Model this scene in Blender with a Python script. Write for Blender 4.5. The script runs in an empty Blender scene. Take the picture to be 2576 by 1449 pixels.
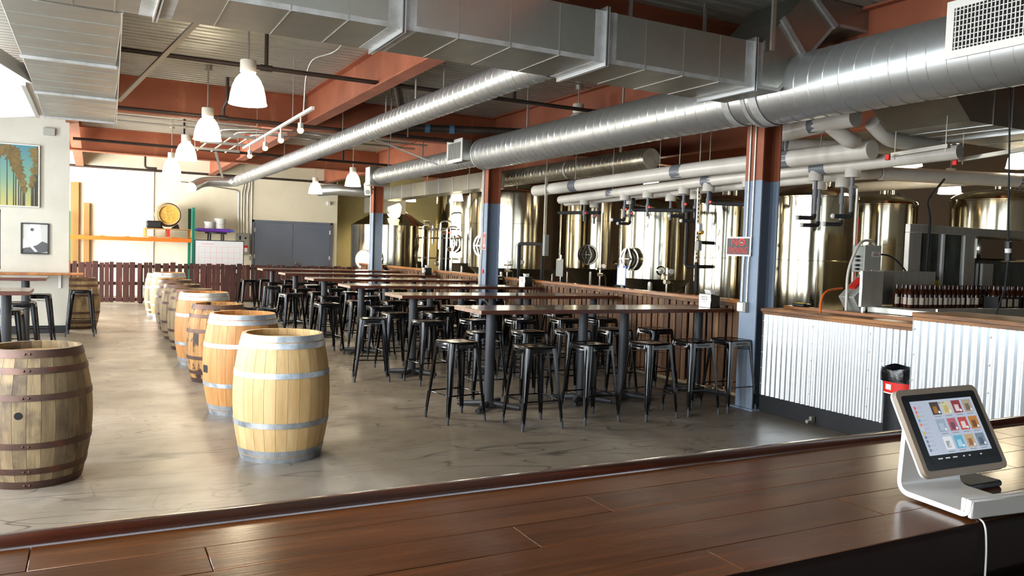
import bpy, math, random
from mathutils import Vector, Matrix
R = math.radians
random.seed(11)
S = bpy.context.scene
COL = S.collection

# ------------------------------------------------------------------ camera, world, daylight, exposure
cam = bpy.data.objects.new('camera', bpy.data.cameras.new('camera'))
COL.objects.link(cam)
cam.data.sensor_fit = 'HORIZONTAL'; cam.data.sensor_width = 36.0
cam.data.lens = 36.0 * 2009.0 / 2576.0
cam.data.clip_start = 0.05; cam.data.clip_end = 200
_yaw, _pitch, _roll = 0.48525, 0.04744, 0.03248
_f = Vector((math.sin(_yaw), math.cos(_yaw), 0)); _r = Vector((math.cos(_yaw), -math.sin(_yaw), 0)); _u = Vector((0, 0, 1))
_f2 = _f * math.cos(_pitch) - _u * math.sin(_pitch); _u2 = _u * math.cos(_pitch) + _f * math.sin(_pitch)
_r3 = _r * math.cos(_roll) + _u2 * math.sin(_roll); _u3 = _u2 * math.cos(_roll) - _r * math.sin(_roll)
cam.matrix_world = Matrix(((_r3.x, _u3.x, -_f2.x, 0), (_r3.y, _u3.y, -_f2.y, 0), (_r3.z, _u3.z, -_f2.z, 1.64), (0, 0, 0, 1)))
S.camera = cam

world = bpy.data.worlds.new('daylight_sky'); S.world = world; world.use_nodes = True
_bg = world.node_tree.nodes['Background']
_bg.inputs[0].default_value = (0.80, 0.90, 1.0, 1); _bg.inputs[1].default_value = 3.0

def area(name, loc, size, energy, color, direction):
    l = bpy.data.lights.new(name, 'AREA'); l.shape = 'RECTANGLE'; l.size, l.size_y = size
    l.energy = energy; l.color = color
    o = bpy.data.objects.new(name, l); COL.objects.link(o); o.location = loc
    o.rotation_euler = Vector(direction).to_track_quat('-Z', 'Y').to_euler()
    return o
# daylight coming in through the west windows (x = -3.2) and the far roll-up door
for _y in (1.35, 3.25, 5.15, 7.05): area('daylight_window_bar', (-3.1, _y, 2.05), (0.75, 3.2), 140, (0.93, 0.97, 1.0), (1, 0, -0.08))
for _y in (9.73, 11.6, 13.47): area('daylight_window_mid', (-3.1, _y, 2.05), (0.70, 3.2), 98, (0.95, 0.98, 1.0), (1, 0, -0.08))
area('daylight_rollup_door', (-3.1, 20.8, 1.85), (7.6, 3.2), 880, (1.0, 0.97, 0.90), (1, 0.25, 0))
area('fill_behind_bar', (1.5, -1.2, 2.0), (6.5, 2.4), 8, (0.96, 0.98, 1.0), (0, 1, 0))  # weak fill light added behind the bar, no window known there

S.view_settings.view_transform = 'Standard'; S.view_settings.look = 'None'
S.view_settings.gamma = 1.0; S.view_settings.use_curve_mapping = False
S.view_settings.exposure = 0.8
_c = S.cycles
_c.max_bounces = 5; _c.diffuse_bounces = 3; _c.glossy_bounces = 3; _c.transmission_bounces = 3; _c.transparent_max_bounces = 4
_c.caustics_reflective = False; _c.caustics_refractive = False; _c.sample_clamp_indirect = 5.0
_c.use_adaptive_sampling = True; _c.adaptive_threshold = 0.045; _c.use_light_tree = False; world.cycles.sampling_method = 'NONE'

# ------------------------------------------------------------------ materials
def lin(c):
    if isinstance(c, str):
        c = [int(c[i:i + 2], 16) / 255 for i in (0, 2, 4)]
    return tuple((x / 12.92 if x <= 0.04045 else ((x + 0.055) / 1.055) ** 2.4) for x in c[:3]) + (1.0,)
MATS = {}
def mat(name, col, rough=0.5, metal=0.0, col2=None, scale=(3, 3, 3), detail=4, amt=1.0, rand=0.0, bump=0.0, bscale=None,
        coat=0.0, emit=None, estr=0.0, trans=0.0, ior=1.45, rvar=0.0, lo=0.35, hi=0.65, col3=None, s3=(1, 1, 1), lo3=0.55, hi3=0.7, aniso=0.0, spec=0.5, alpha=None):
    m = bpy.data.materials.new(name); m.use_nodes = True; MATS[name] = m
    nt = m.node_tree; N = nt.nodes; L = nt.links; b = N['Principled BSDF']
    b.inputs['Base Color'].default_value = lin(col); b.inputs['Roughness'].default_value = rough; b.inputs['Metallic'].default_value = metal
    b.inputs['Coat Weight'].default_value = coat; b.inputs['Coat Roughness'].default_value = 0.12
    b.inputs['Transmission Weight'].default_value = trans; b.inputs['IOR'].default_value = ior; b.inputs['Specular IOR Level'].default_value = spec
    if aniso: b.inputs['Anisotropic'].default_value = aniso
    if emit:
        b.inputs['Emission Color'].default_value = lin(emit); b.inputs['Emission Strength'].default_value = estr; m.cycles.emission_sampling = 'NONE'
    co = None
    def coords(sc):
        nonlocal co
        if co is None:
            co = N.new('ShaderNodeTexCoord')
        mp = N.new('ShaderNodeMapping'); mp.inputs['Scale'].default_value = sc; L.new(co.outputs['Object'], mp.inputs['Vector'])
        if rand:
            oi = N.new('ShaderNodeObjectInfo'); mu = N.new('ShaderNodeMath'); mu.operation = 'MULTIPLY'; mu.inputs[1].default_value = 37.0
            L.new(oi.outputs['Random'], mu.inputs[0]); L.new(mu.outputs[0], mp.inputs['Location'])
        return mp.outputs[0]
    def noise(sc, a, z, det=detail):
        n = N.new('ShaderNodeTexNoise'); n.inputs['Scale'].default_value = 1.0; n.inputs['Detail'].default_value = det; n.inputs['Roughness'].default_value = 0.62
        L.new(coords(sc), n.inputs['Vector'])
        mr = N.new('ShaderNodeMapRange'); mr.inputs[1].default_value = a; mr.inputs[2].default_value = z; L.new(n.outputs['Fac'], mr.inputs[0])
        return mr.outputs[0], n.outputs['Fac']
    out = None; raw = None
    if col2:
        fac, raw = noise(scale, lo, hi)
        mx = N.new('ShaderNodeMix'); mx.data_type = 'RGBA'; mx.inputs[6].default_value = lin(col); mx.inputs[7].default_value = lin(col2)
        mm = N.new('ShaderNodeMath'); mm.operation = 'MULTIPLY'; mm.inputs[1].default_value = amt; L.new(fac, mm.inputs[0]); L.new(mm.outputs[0], mx.inputs[0])
        out = mx.outputs[2]
        if col3:
            f3, _ = noise(s3, lo3, hi3); mx3 = N.new('ShaderNodeMix'); mx3.data_type = 'RGBA'; L.new(out, mx3.inputs[6]); mx3.inputs[7].default_value = lin(col3); L.new(f3, mx3.inputs[0]); out = mx3.outputs[2]
    if rand:
        if out is None:
            rg = N.new('ShaderNodeRGB'); rg.outputs[0].default_value = lin(col); out = rg.outputs[0]
        oi = N.new('ShaderNodeObjectInfo'); hs = N.new('ShaderNodeHueSaturation'); mr = N.new('ShaderNodeMapRange')
        mr.inputs[3].default_value = 1 - rand; mr.inputs[4].default_value = 1 + rand; L.new(oi.outputs['Random'], mr.inputs[0]); L.new(mr.outputs[0], hs.inputs['Value']); L.new(out, hs.inputs['Color']); out = hs.outputs[0]
    if out is not None: L.new(out, b.inputs['Base Color'])
    if rvar and raw is not None:
        mr = N.new('ShaderNodeMapRange'); mr.inputs[1].default_value = lo; mr.inputs[2].default_value = hi; mr.inputs[3].default_value = rough - rvar; mr.inputs[4].default_value = rough + rvar
        L.new(raw, mr.inputs[0]); L.new(mr.outputs[0], b.inputs['Roughness'])
    if bump:
        _, rb = noise(bscale or scale, 0, 1); bp = N.new('ShaderNodeBump'); bp.inputs['Strength'].default_value = bump; bp.inputs['Distance'].default_value = 0.01
        L.new(rb, bp.inputs['Height']); L.new(bp.outputs[0], b.inputs['Normal'])
    return m

def floor_material():
    m = mat('polished_concrete', '837a6d', 0.36, 0, col2='6b6256', scale=(0.55, 0.7, 1), detail=5, rvar=0.10, lo=0.36, hi=0.66, col3='989187', s3=(0.9, 0.6, 1), lo3=0.5, hi3=0.72, bump=0.05, bscale=(9, 9, 9))
    nt = m.node_tree; N = nt.nodes; L = nt.links; b = N['Principled BSDF']
    src = b.inputs['Base Color'].links[0].from_socket
    tc = N.new('ShaderNodeTexCoord')
    def lines(rot, sc, width, mlo, mscale):
        mp = N.new('ShaderNodeMapping'); mp.inputs['Rotation'].default_value = (0, 0, rot); mp.inputs['Scale'].default_value = sc; L.new(tc.outputs['Object'], mp.inputs['Vector'])
        n = N.new('ShaderNodeTexNoise'); n.inputs['Scale'].default_value = 1; n.inputs['Detail'].default_value = 1.0; L.new(mp.outputs[0], n.inputs['Vector'])
        s = N.new('ShaderNodeMath'); s.operation = 'SUBTRACT'; s.inputs[1].default_value = 0.5; L.new(n.outputs['Fac'], s.inputs[0])
        a = N.new('ShaderNodeMath'); a.operation = 'ABSOLUTE'; L.new(s.outputs[0], a.inputs[0])
        mr = N.new('ShaderNodeMapRange'); mr.inputs[1].default_value = 0; mr.inputs[2].default_value = width; mr.inputs[3].default_value = 1; mr.inputs[4].default_value = 0; L.new(a.outputs[0], mr.inputs[0])
        n2 = N.new('ShaderNodeTexNoise'); n2.inputs['Scale'].default_value = mscale; L.new(tc.outputs['Object'], n2.inputs['Vector'])
        m2 = N.new('ShaderNodeMapRange'); m2.inputs[1].default_value = mlo; m2.inputs[2].default_value = mlo + 0.12; L.new(n2.outputs['Fac'], m2.inputs[0])
        mu = N.new('ShaderNodeMath'); mu.operation = 'MULTIPLY'; L.new(mr.outputs[0], mu.inputs[0]); L.new(m2.outputs[0], mu.inputs[1])
        return mu.outputs[0]
    for rot, sc, w, ml, ms, col, k in ((0.5, (0.6, 2.6, 1), 0.008, 0.42, 1.3, '38342f', 0.9), (-0.7, (0.7, 3.2, 1), 0.007, 0.44, 1.7, '34312d', 0.85), (1.5, (0.5, 2.0, 1), 0.006, 0.45, 0.9, '3a3631', 0.85), (0.1, (2.0, 2.0, 1), 0.007, 0.46, 1.1, '4a443c', 0.7), (2.4, (0.8, 5, 1), 0.005, 0.45, 2.2, '4a463f', 0.7)):
        f = lines(rot, sc, w, ml, ms)
        km = N.new('ShaderNodeMath'); km.operation = 'MULTIPLY'; km.inputs[1].default_value = k; L.new(f, km.inputs[0])
        mx = N.new('ShaderNodeMix'); mx.data_type = 'RGBA'; L.new(src, mx.inputs[6]); mx.inputs[7].default_value = lin(col); L.new(km.outputs[0], mx.inputs[0]); src = mx.outputs[2]
    L.new(src, b.inputs['Base Color'])
    return m

M_floor = floor_material()
M_white = mat('white_wall_paint', 'c3c1b6', 0.85, col2='b9b8ad', scale=(2, 2, 2), bump=0.03, bscale=(60, 60, 60))
M_cream = mat('cream_wall_paint', 'e9e0c8', 0.85, col2='e0d6ba', scale=(1, 1, 1))
M_khaki = mat('khaki_wall_paint', 'b9ad7c', 0.85, col2='a89d70', scale=(1, 1, 1))
M_black = mat('black_plastic', '141414', 0.45)
M_base = mat('black_kick_base', '1b1c1f', 0.6)
M_deck = mat('galvanized_deck', 'b4b2a8', 0.42, 0.45, col2='a6a499', scale=(2, 2, 2), rvar=0.08, bump=0.04, bscale=(30, 30, 30))
M_red = mat('red_oxide_steel', '9d5a3e', 0.6, col2='8a4b31', scale=(1.5, 1.5, 1.5), detail=6, col3='bb7557', s3=(3, 3, 0.8), lo3=0.6, hi3=0.8)
M_blue = mat('blue_grey_paint', '8796aa', 0.5, col2='7e8ea2', scale=(3, 3, 3))
M_galv = mat('galvanized_duct', 'a19f95', 0.36, 0.9, col2='94928a', scale=(2.5, 2.5, 2.5), detail=4, rvar=0.05, lo=0.3, hi=0.7, rand=0.04)
M_spiral = mat('spiral_duct_metal', 'cdcfcd', 0.37, 0.88, col2='c0c2c0', scale=(4, 4, 4), detail=3, rvar=0.03)
M_seam = mat('duct_seam_metal', 'cfd1d0', 0.3, 0.85)
M_tape = mat('silver_duct_sealant', 'b9b8b6', 0.55, 0.5, col2='99978f', scale=(6, 6, 6))
M_grille = mat('white_grille_paint', 'e3e1da', 0.5)
M_dark = mat('dark_void', '090909', 0.9)
M_pipe = mat('dark_iron_pipe', '453730', 0.55, 0.3, col2='382c27', scale=(4, 4, 4))
M_cond = mat('steel_conduit', 'b9b6ac', 0.35, 0.8)
M_stool = mat('black_gloss_enamel', '0a0a0b', 0.13, spec=0.42)
M_rubber = mat('grey_rubber_foot', '3c3e42', 0.6)
M_ttop = mat('stained_table_wood', '5d4534', 0.27, col2='3f2d22', scale=(1.6, 40, 20), coat=0.3, rvar=0.06, col3='6c5442', s3=(0.9, 12, 3), lo3=0.5, hi3=0.7)
M_tedge = mat('red_brown_table_edge', '582b1c', 0.4, col2='431e12', scale=(2, 20, 20))
M_tend = mat('pale_end_grain', '9b8678', 0.55, col2='7d6656', scale=(30, 14, 30))
M_iron = mat('charcoal_iron', '35373b', 0.5, 0.2, bump=0.08, bscale=(90, 90, 90))
M_slat = mat('dark_stained_pallet_wood', '43241f', 0.85, col2='2d1613', scale=(10, 10, 1.2), rand=0.35, col3='6b3a30', s3=(6, 6, 0.8), lo3=0.55, hi3=0.75, bump=0.25, bscale=(25, 25, 2))
M_rslat = mat('brown_stained_fence_wood', '6f4e33', 0.6, col2='4a3120', scale=(12, 12, 1.5), rand=0.35, col3='8b6742', s3=(6, 7, 1.0), lo3=0.52, hi3=0.7, bump=0.3, bscale=(25, 25, 2))
M_cap = mat('golden_brown_cap_board', 'a86d36', 0.45, col2='824f25', scale=(10, 1.4, 10), rand=0.12, coat=0.2)
M_cap2 = mat('knotty_wall_cap', 'a06c3a', 0.5, col2='5f3c20', scale=(16, 1.6, 16), detail=6, lo=0.42, hi=0.62)
M_corr = mat('bright_corrugated_steel', 'd2d5d6', 0.34, 0.85, col2='c6cacb', scale=(3, 3, 0.6))
M_bar = mat('glossy_bar_wood', '663a1a', 0.2, col2='4b2a10', scale=(2.2, 34, 10), detail=7, rand=0.14, coat=0.2, spec=0.4, bump=0.06, bscale=(6, 90, 10), col3='784821', s3=(1.2, 11, 4), lo3=0.5, hi3=0.72)
M_nose = mat('dark_mahogany_nosing', '4a1e10', 0.22, col2='260c06', scale=(2, 30, 30), coat=0.7)
M_apron = mat('dark_bar_apron', '120703', 0.7, col2='0c0402', scale=(2, 20, 20), spec=0.08)
M_tank = mat('brushed_stainless_tank', 'c2b9a4', 0.12, 1.0, col2='b0a790', scale=(9, 9, 0.25), detail=3, rvar=0.03, bump=0.03, bscale=(7, 7, 0.12))
M_steel = mat('polished_stainless', 'd4d0c6', 0.18, 1.0)
M_panel = mat('brushed_steel_panel', 'cfcdc4', 0.4, 0.55, col2='c0bdb2', scale=(12, 2, 2))
M_cone = mat('dark_tank_cone', '4a453a', 0.35, 0.8)
M_pvc = mat('white_pvc_jacket', 'd8d4cb', 0.35, col2='cac5ba', scale=(2, 2, 2))
M_grey = mat('grey_pvc', '6d7178', 0.45)
M_insul = mat('black_foam_insulation', '17171a', 0.75)
M_redp = mat('red_valve_plastic', 'd8281e', 0.4)
M_yel = mat('yellow_label', 'e8d21c', 0.5)
M_wht = mat('white_enamel', 'e6e6e4', 0.35)
M_paper = mat('white_paper', 'efeee9', 0.8)
M_bin = mat('black_bin_plastic', '15161a', 0.4)
M_liner = mat('black_bin_liner', '101010', 0.22, bump=0.6, bscale=(22, 22, 12))
M_orange = mat('orange_rack_paint', 'd9600a', 0.6)
M_green = mat('green_rack_paint', '1f6f59', 0.45)
M_purple = mat('purple_stretch_film', '6b3fa8', 0.35)
M_bluep = mat('blue_tube_end', '2f6fc0', 0.4)
M_door = mat('slate_grey_door', '6c7280', 0.5, col2='666c79', scale=(1, 1, 1))
M_ebox = mat('grey_electrical_box', '9a9c94', 0.5)
M_pallet = mat('raw_pallet_wood', 'ab8244', 0.75, col2='916a34', scale=(2, 10, 10), rand=0.12)
M_glass = mat('window_glass', 'f4fbff', 0.02, trans=1.0, ior=1.1)
M_mglass = mat('smoky_machine_glass', '5d6864', 0.08, 0.0, col2='3c4441', scale=(5, 5, 2), coat=0.5)
M_bottle = mat('amber_bottle_glass', '54240a', 0.07, trans=0.55, ior=1.45)
M_blabel = mat('paper_bottle_label', 'cdbfb0', 0.7, rand=0.12)
M_oakA = mat('pale_oak_stave', 'd6b987', 0.6, col2='c3a06c', scale=(14, 14, 1.4), rand=0.10, col3='8f6a45', s3=(5, 5, 2.2), lo3=0.68, hi3=0.82, bump=0.15, bscale=(40, 40, 3))
M_oakB = mat('orange_oak_stave', 'c1905a', 0.55, col2='ab7540', scale=(14, 14, 1.4), rand=0.14, col3='7e4a22', s3=(4, 4, 2), lo3=0.68, hi3=0.82, bump=0.15, bscale=(40, 40, 3))
M_oakC = mat('weathered_grey_oak_stave', '8f7d5e', 0.7, col2='6c5b45', scale=(12, 12, 1.5), rand=0.18, col3='4f4336', s3=(4, 4, 2.6), lo3=0.52, hi3=0.68, bump=0.3, bscale=(40, 40, 3))
M_oakD = mat('blotchy_dark_oak_stave', 'b98d55', 0.65, col2='8d6238', scale=(12, 12, 1.5), rand=0.16, col3='33251a', s3=(6, 6, 5), lo3=0.5, hi3=0.6, bump=0.3, bscale=(40, 40, 3))
M_head = mat('barrel_head_oak', 'a8865c', 0.65, col2='8b6c48', scale=(2, 14, 14), rand=0.1)
M_hoopG = mat('galvanized_hoop', 'c3c8cc', 0.42, 0.7, col2='8f979f', scale=(9, 9, 9), detail=6, col3='8a5a3a', s3=(6, 6, 6), lo3=0.68, hi3=0.76)
M_hoopR = mat('rusty_brown_hoop', '5c463c', 0.5, 0.6, col2='463630', scale=(8, 8, 8), detail=6, col3='7a4a34', s3=(4, 4, 4), lo3=0.55, hi3=0.7)
M_screen = mat('tablet_screen_glow', '101114', 0.15, emit='b0bacb', estr=0.55)
M_bezel = mat('black_glass_bezel', '040405', 0.3, spec=0.15)
M_tabw = mat('white_tablet_stand', 'd2d1ce', 0.35, coat=0.2)
M_lampshade = mat('glowing_lamp_shade', 'fff6e0', 0.4, emit='fff0cf', estr=10.0)
M_lampcap = mat('lamp_ballast_cap', 'e8dfd0', 0.5)
M_bulb = mat('bare_bulb_glow', 'ffe2a0', 0.2, emit='ffcf70', estr=6.0)
M_signr = mat('sign_red', 'd62a22', 0.5)
M_signk = mat('sign_black', '121212', 0.3)
M_skyp = mat('painted_teal_sky', '7fb0a2', 0.6, col2='c4c878', scale=(0.0, 0.0, 0.9), lo=0.4, hi=0.6)
M_palm = mat('painted_palm_brown', '7a6238', 0.7, col2='57502f', scale=(12, 12, 12), rand=0.15)
M_trunk = mat('painted_trunk', '3b3436', 0.7)

# ------------------------------------------------------------------ mesh helpers
class MB:
    def __init__(s, m=None): s.v = []; s.f = []; s.m = m
    def add(s, vs, fs):
        b = len(s.v)
        if s.m is not None: vs = [s.m @ Vector(p) for p in vs]
        s.v += [tuple(p) for p in vs]; s.f += [tuple(b + i for i in f) for f in fs]; return s
    def box(s, x0, x1, y0, y1, z0, z1):
        return s.add([(x0, y0, z0), (x1, y0, z0), (x1, y1, z0), (x0, y1, z0), (x0, y0, z1), (x1, y0, z1), (x1, y1, z1), (x0, y1, z1)],
                     [(0, 3, 2, 1), (4, 5, 6, 7), (0, 1, 5, 4), (1, 2, 6, 5), (2, 3, 7, 6), (3, 0, 4, 7)])
    def cbox(s, x0, x1, y0, y1, z0, z1, c=0.005):
        X = (x0, x1); Y = (y0, y1); Z = (z0, z1); vs = []; ix = {}
        for i in (0, 1):
            for j in (0, 1):
                for k in (0, 1):
                    a = X[i] + (c if i == 0 else -c); b = Y[j] + (c if j == 0 else -c); d = Z[k] + (c if k == 0 else -c)
                    for n, p in enumerate(((X[i], b, d), (a, Y[j], d), (a, b, Z[k]))):
                        ix[i, j, k, n] = len(vs); vs.append(p)
        q = ix; fs = []
        for i in (0, 1):
            fs.append([q[i, 0, 0, 0], q[i, 1, 0, 0], q[i, 1, 1, 0], q[i, 0, 1, 0]][::1 if i else -1])
            fs.append([q[0, i, 0, 1], q[1, i, 0, 1], q[1, i, 1, 1], q[0, i, 1, 1]][::-1 if i else 1])
            fs.append([q[0, 0, i, 2], q[1, 0, i, 2], q[1, 1, i, 2], q[0, 1, i, 2]][::1 if i else -1])
        for i in (0, 1):
            for j in (0, 1):
                fs.append([q[i, j, 0, 0], q[i, j, 1, 0], q[i, j, 1, 1], q[i, j, 0, 1]][::1 if i != j else -1])
                fs.append([q[i, 0, j, 0], q[i, 1, j, 0], q[i, 1, j, 2], q[i, 0, j, 2]][::-1 if i != j else 1])
                fs.append([q[0, i, j, 1], q[1, i, j, 1], q[1, i, j, 2], q[0, i, j, 2]][::1 if i != j else -1])
        for i in (0, 1):
            for j in (0, 1):
                for k in (0, 1):
                    fs.append([q[i, j, k, 0], q[i, j, k, 1], q[i, j, k, 2]][::1 if (i + j + k) % 2 else -1])
        return s.add(vs, fs)
    def obox(s, c, h, rot=(0, 0, 0)):
        from mathutils import Euler
        m = Matrix.Translation(Vector(c)) @ Euler(rot).to_matrix().to_4x4()
        vs = [m @ Vector((a * h[0], b * h[1], d * h[2])) for a, b, d in ((-1, -1, -1), (1, -1, -1), (1, 1, -1), (-1, 1, -1), (-1, -1, 1), (1, -1, 1), (1, 1, 1), (-1, 1, 1))]
        return s.add(vs, [(0, 3, 2, 1), (4, 5, 6, 7), (0, 1, 5, 4), (1, 2, 6, 5), (2, 3, 7, 6), (3, 0, 4, 7)])
    def beam(s, p0, p1, w, h):            # rectangular bar between two points
        p0 = Vector(p0); p1 = Vector(p1); d = (p1 - p0).normalized()
        u = d.cross(Vector((0, 0, 1)))
        u = u.normalized() if u.length > 1e-4 else Vector((1, 0, 0))
        v = u.cross(d).normalized()
        vs = [p + u * a * w / 2 + v * b * h / 2 for p in (p0, p1) for a, b in ((-1, -1), (1, -1), (1, 1), (-1, 1))]
        return s.add(vs, [(0, 1, 2, 3), (7, 6, 5, 4), (0, 4, 5, 1), (1, 5, 6, 2), (2, 6, 7, 3), (3, 7, 4, 0)])
    def cyl(s, p0, p1, r0, r1=None, n=16, caps=True):
        r1 = r0 if r1 is None else r1
        p0 = Vector(p0); p1 = Vector(p1); d = (p1 - p0).normalized()
        u = d.cross(Vector((0, 0, 1)) if abs(d.z) < 0.95 else Vector((1, 0, 0))).normalized(); w = d.cross(u)
        vs = []
        for p, r in ((p0, r0), (p1, r1)):
            for i in range(n):
                a = 2 * math.pi * i / n; vs.append(p + (u * math.cos(a) + w * math.sin(a)) * r)
        fs = [(i, (i + 1) % n, n + (i + 1) % n, n + i) for i in range(n)]
        if caps: fs += [tuple(range(n))[::-1], tuple(range(n, 2 * n))]
        return s.add(vs, fs)
    def tube(s, pts, r, n=10, caps=True):
        pts = [Vector(p) for p in pts]; k = len(pts); rr = r if isinstance(r, (list, tuple)) else [r] * k
        T = []
        for i in range(k):
            t = (pts[min(i + 1, k - 1)] - pts[max(i - 1, 0)]); T.append(t.normalized())
        u = T[0].cross(Vector((0, 0, 1)) if abs(T[0].z) < 0.95 else Vector((1, 0, 0))).normalized()
        vs = []
        for i in range(k):
            u = (u - T[i] * u.dot(T[i])).normalized(); w = T[i].cross(u)
            for j in range(n):
                a = 2 * math.pi * j / n; vs.append(pts[i] + (u * math.cos(a) + w * math.sin(a)) * rr[i])
        fs = [(i * n + j, i * n + (j + 1) % n, (i + 1) * n + (j + 1) % n, (i + 1) * n + j) for i in range(k - 1) for j in range(n)]
        if caps: fs += [tuple(range(n))[::-1], tuple(range((k - 1) * n, k * n))]
        return s.add(vs, fs)
    def lathe(s, prof, n=24, c=(0, 0, 0), a0=0.0, a1=2 * math.pi, axis='z', close=False):
        full = abs(a1 - a0 - 2 * math.pi) < 1e-6; m = n if full else n + 1; vs = []; k = len(prof)
        for j in range(m):
            a = a0 + (a1 - a0) * j / n; ca, sa = math.cos(a), math.sin(a)
            for r, z in prof:
                p = (r * ca, r * sa, z)
                if axis == 'y': p = (r * ca, z, -r * sa)
                if axis == 'x': p = (z, r * ca, r * sa)
                vs.append((c[0] + p[0], c[1] + p[1], c[2] + p[2]))
        fs = []
        for j in range(n):
            j2 = (j + 1) % m
            for i in range(k if close else k - 1):
                i2 = (i + 1) % k
                fs.append((j * k + i, j2 * k + i, j2 * k + i2, j * k + i2))
        return s.add(vs, fs)
    def prism(s, poly, axis, a, b):       # polygon in the plane perpendicular to axis, extruded a..b
        def p3(p, t): return {'x': (t, p[0], p[1]), 'y': (p[0], t, p[1]), 'z': (p[0], p[1], t)}[axis]
        n = len(poly); vs = [p3(p, a) for p in poly] + [p3(p, b) for p in poly]
        return s.add(vs, [tuple(range(n))[::-1], tuple(range(n, 2 * n))] + [(i, (i + 1) % n, n + (i + 1) % n, n + i) for i in range(n)])
    def sphere(s, c, r, n=10, k=6, sz=1.0):
        return s.lathe([(max(1e-4, r * math.sin(math.pi * i / k)), -r * sz * math.cos(math.pi * i / k)) for i in range(k + 1)], n, c)
    def mesh(s, name, m=None, sharp=38):
        me = bpy.data.meshes.new(name); me.from_pydata(s.v, [], s.f); me.validate(); me.update()
        me.polygons.foreach_set('use_smooth', [True] * len(me.polygons))
        me.set_sharp_from_angle(angle=R(sharp))
        if m: me.materials.append(m)
        import bmesh
        b = bmesh.new(); b.from_mesh(me); bmesh.ops.recalc_face_normals(b, faces=b.faces); b.to_mesh(me); b.free()
        return me
    def build(s, name, m, parent=None, sharp=38):
        return put(name, s.mesh(name, m, sharp), parent)

def put(name, me, parent=None, loc=None, rotz=0.0):
    o = bpy.data.objects.new(name, me); COL.objects.link(o)
    if loc is not None: o.location = loc
    o.rotation_euler = (0, 0, rotz)
    if parent is not None:
        o.parent = parent
        if loc is None:                       # mesh was made in world coordinates: keep it there
            root = parent; off = Vector(parent.location)
            while root.parent is not None:
                root = root.parent; off = off + Vector(root.location)
            o.location = -off
    return o
def tag(o, label, cat, group=None):
    o['label'] = label; o['category'] = cat
    if group: o['group'] = group
    return o
def thing(name, label, cat, loc=(0, 0, 0), rotz=0.0, group=None):
    o = bpy.data.objects.new(name, None); COL.objects.link(o); o.location = loc; o.rotation_euler = (0, 0, rotz)
    o.empty_display_size = 0.1
    return tag(o, label, cat, group)
def local(name, mb, m, parent, sharp=38):      # part whose mesh is in the thing's own frame
    return put(name, mb.mesh(name, m, sharp), parent, (0, 0, 0))
def struct(o): o['kind'] = 'structure'; return o
def dup(root, loc, rotz=0.0, label=None):
    r = root.copy(); COL.objects.link(r); r.location = loc; r.rotation_euler = (0, 0, rotz)
    if label: r['label'] = label
    for ch in root.children:
        c = ch.copy(); COL.objects.link(c); c.parent = r
        for g in ch.children:
            d = g.copy(); COL.objects.link(d); d.parent = c
    return r
def fillet(pts, r, n=6):
    pts = [Vector(p) for p in pts]; out = [pts[0]]
    for i in range(1, len(pts) - 1):
        a = (pts[i - 1] - pts[i]); b = (pts[i + 1] - pts[i]); t = min(r, a.length * 0.49, b.length * 0.49)
        p = pts[i] + a.normalized() * t; q = pts[i] + b.normalized() * t
        for k in range(n + 1):
            s_ = k / n; out.append(p * (1 - s_) ** 2 + pts[i] * 2 * s_ * (1 - s_) + q * s_ * s_)
    out.append(pts[-1]); return out
ORD = ['first', 'second', 'third', 'fourth', 'fifth', 'sixth', 'seventh', 'eighth', 'ninth', 'tenth', 'eleventh', 'twelfth']

# ------------------------------------------------------------------ room shell
struct(MB().box(-3.2, 15, -1.3, 26.6, -0.1, 0).build('floor', M_floor))
def deck():
    m = MB(); p = 0.152; y = -1.3; prof = []
    while y < 26.6:
        prof += [(y, 4.0), (y + 0.09, 4.0), (y + 0.104, 4.042), (y + 0.138, 4.042)]; y += p
    n = len(prof)
    vs = [(-3.2, a, b) for a, b in prof] + [(15, a, b) for a, b in prof]
    m.add(vs, [(i, i + 1, n + i + 1, n + i) for i in range(n - 1)])
    m.box(-3.2, 15, -1.3, 26.6, 4.06, 4.12)
    return m
ceil = struct(deck().build('ceiling', M_deck, sharp=20))
def ibeam(axis, c, a, b, z0=3.47, z1=3.998, w=0.19):
    m = MB()
    poly = [(c - w / 2, z0), (c + w / 2, z0), (c + w / 2, z0 + 0.02), (c + 0.008, z0 + 0.02), (c + 0.008, z1 - 0.02), (c + w / 2, z1 - 0.02), (c + w / 2, z1), (c - w / 2, z1), (c - w / 2, z1 - 0.02), (c - 0.008, z1 - 0.02), (c - 0.008, z0 + 0.02), (c - w / 2, z0 + 0.02)]
    m.prism(poly, axis, a, b)
    return m.build('steel_beam', M_red, ceil)
for y in (6.33, 13.1, 19.7): ibeam('x', y, -3.2, 15)
for x in (-0.3, 3.05, 6.42, 9.75):
    for a, b in ((-1.3, 6.22), (6.44, 12.99), (13.21, 19.59), (19.81, 24.98)): ibeam('y', x, a, b, 3.52)
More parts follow.
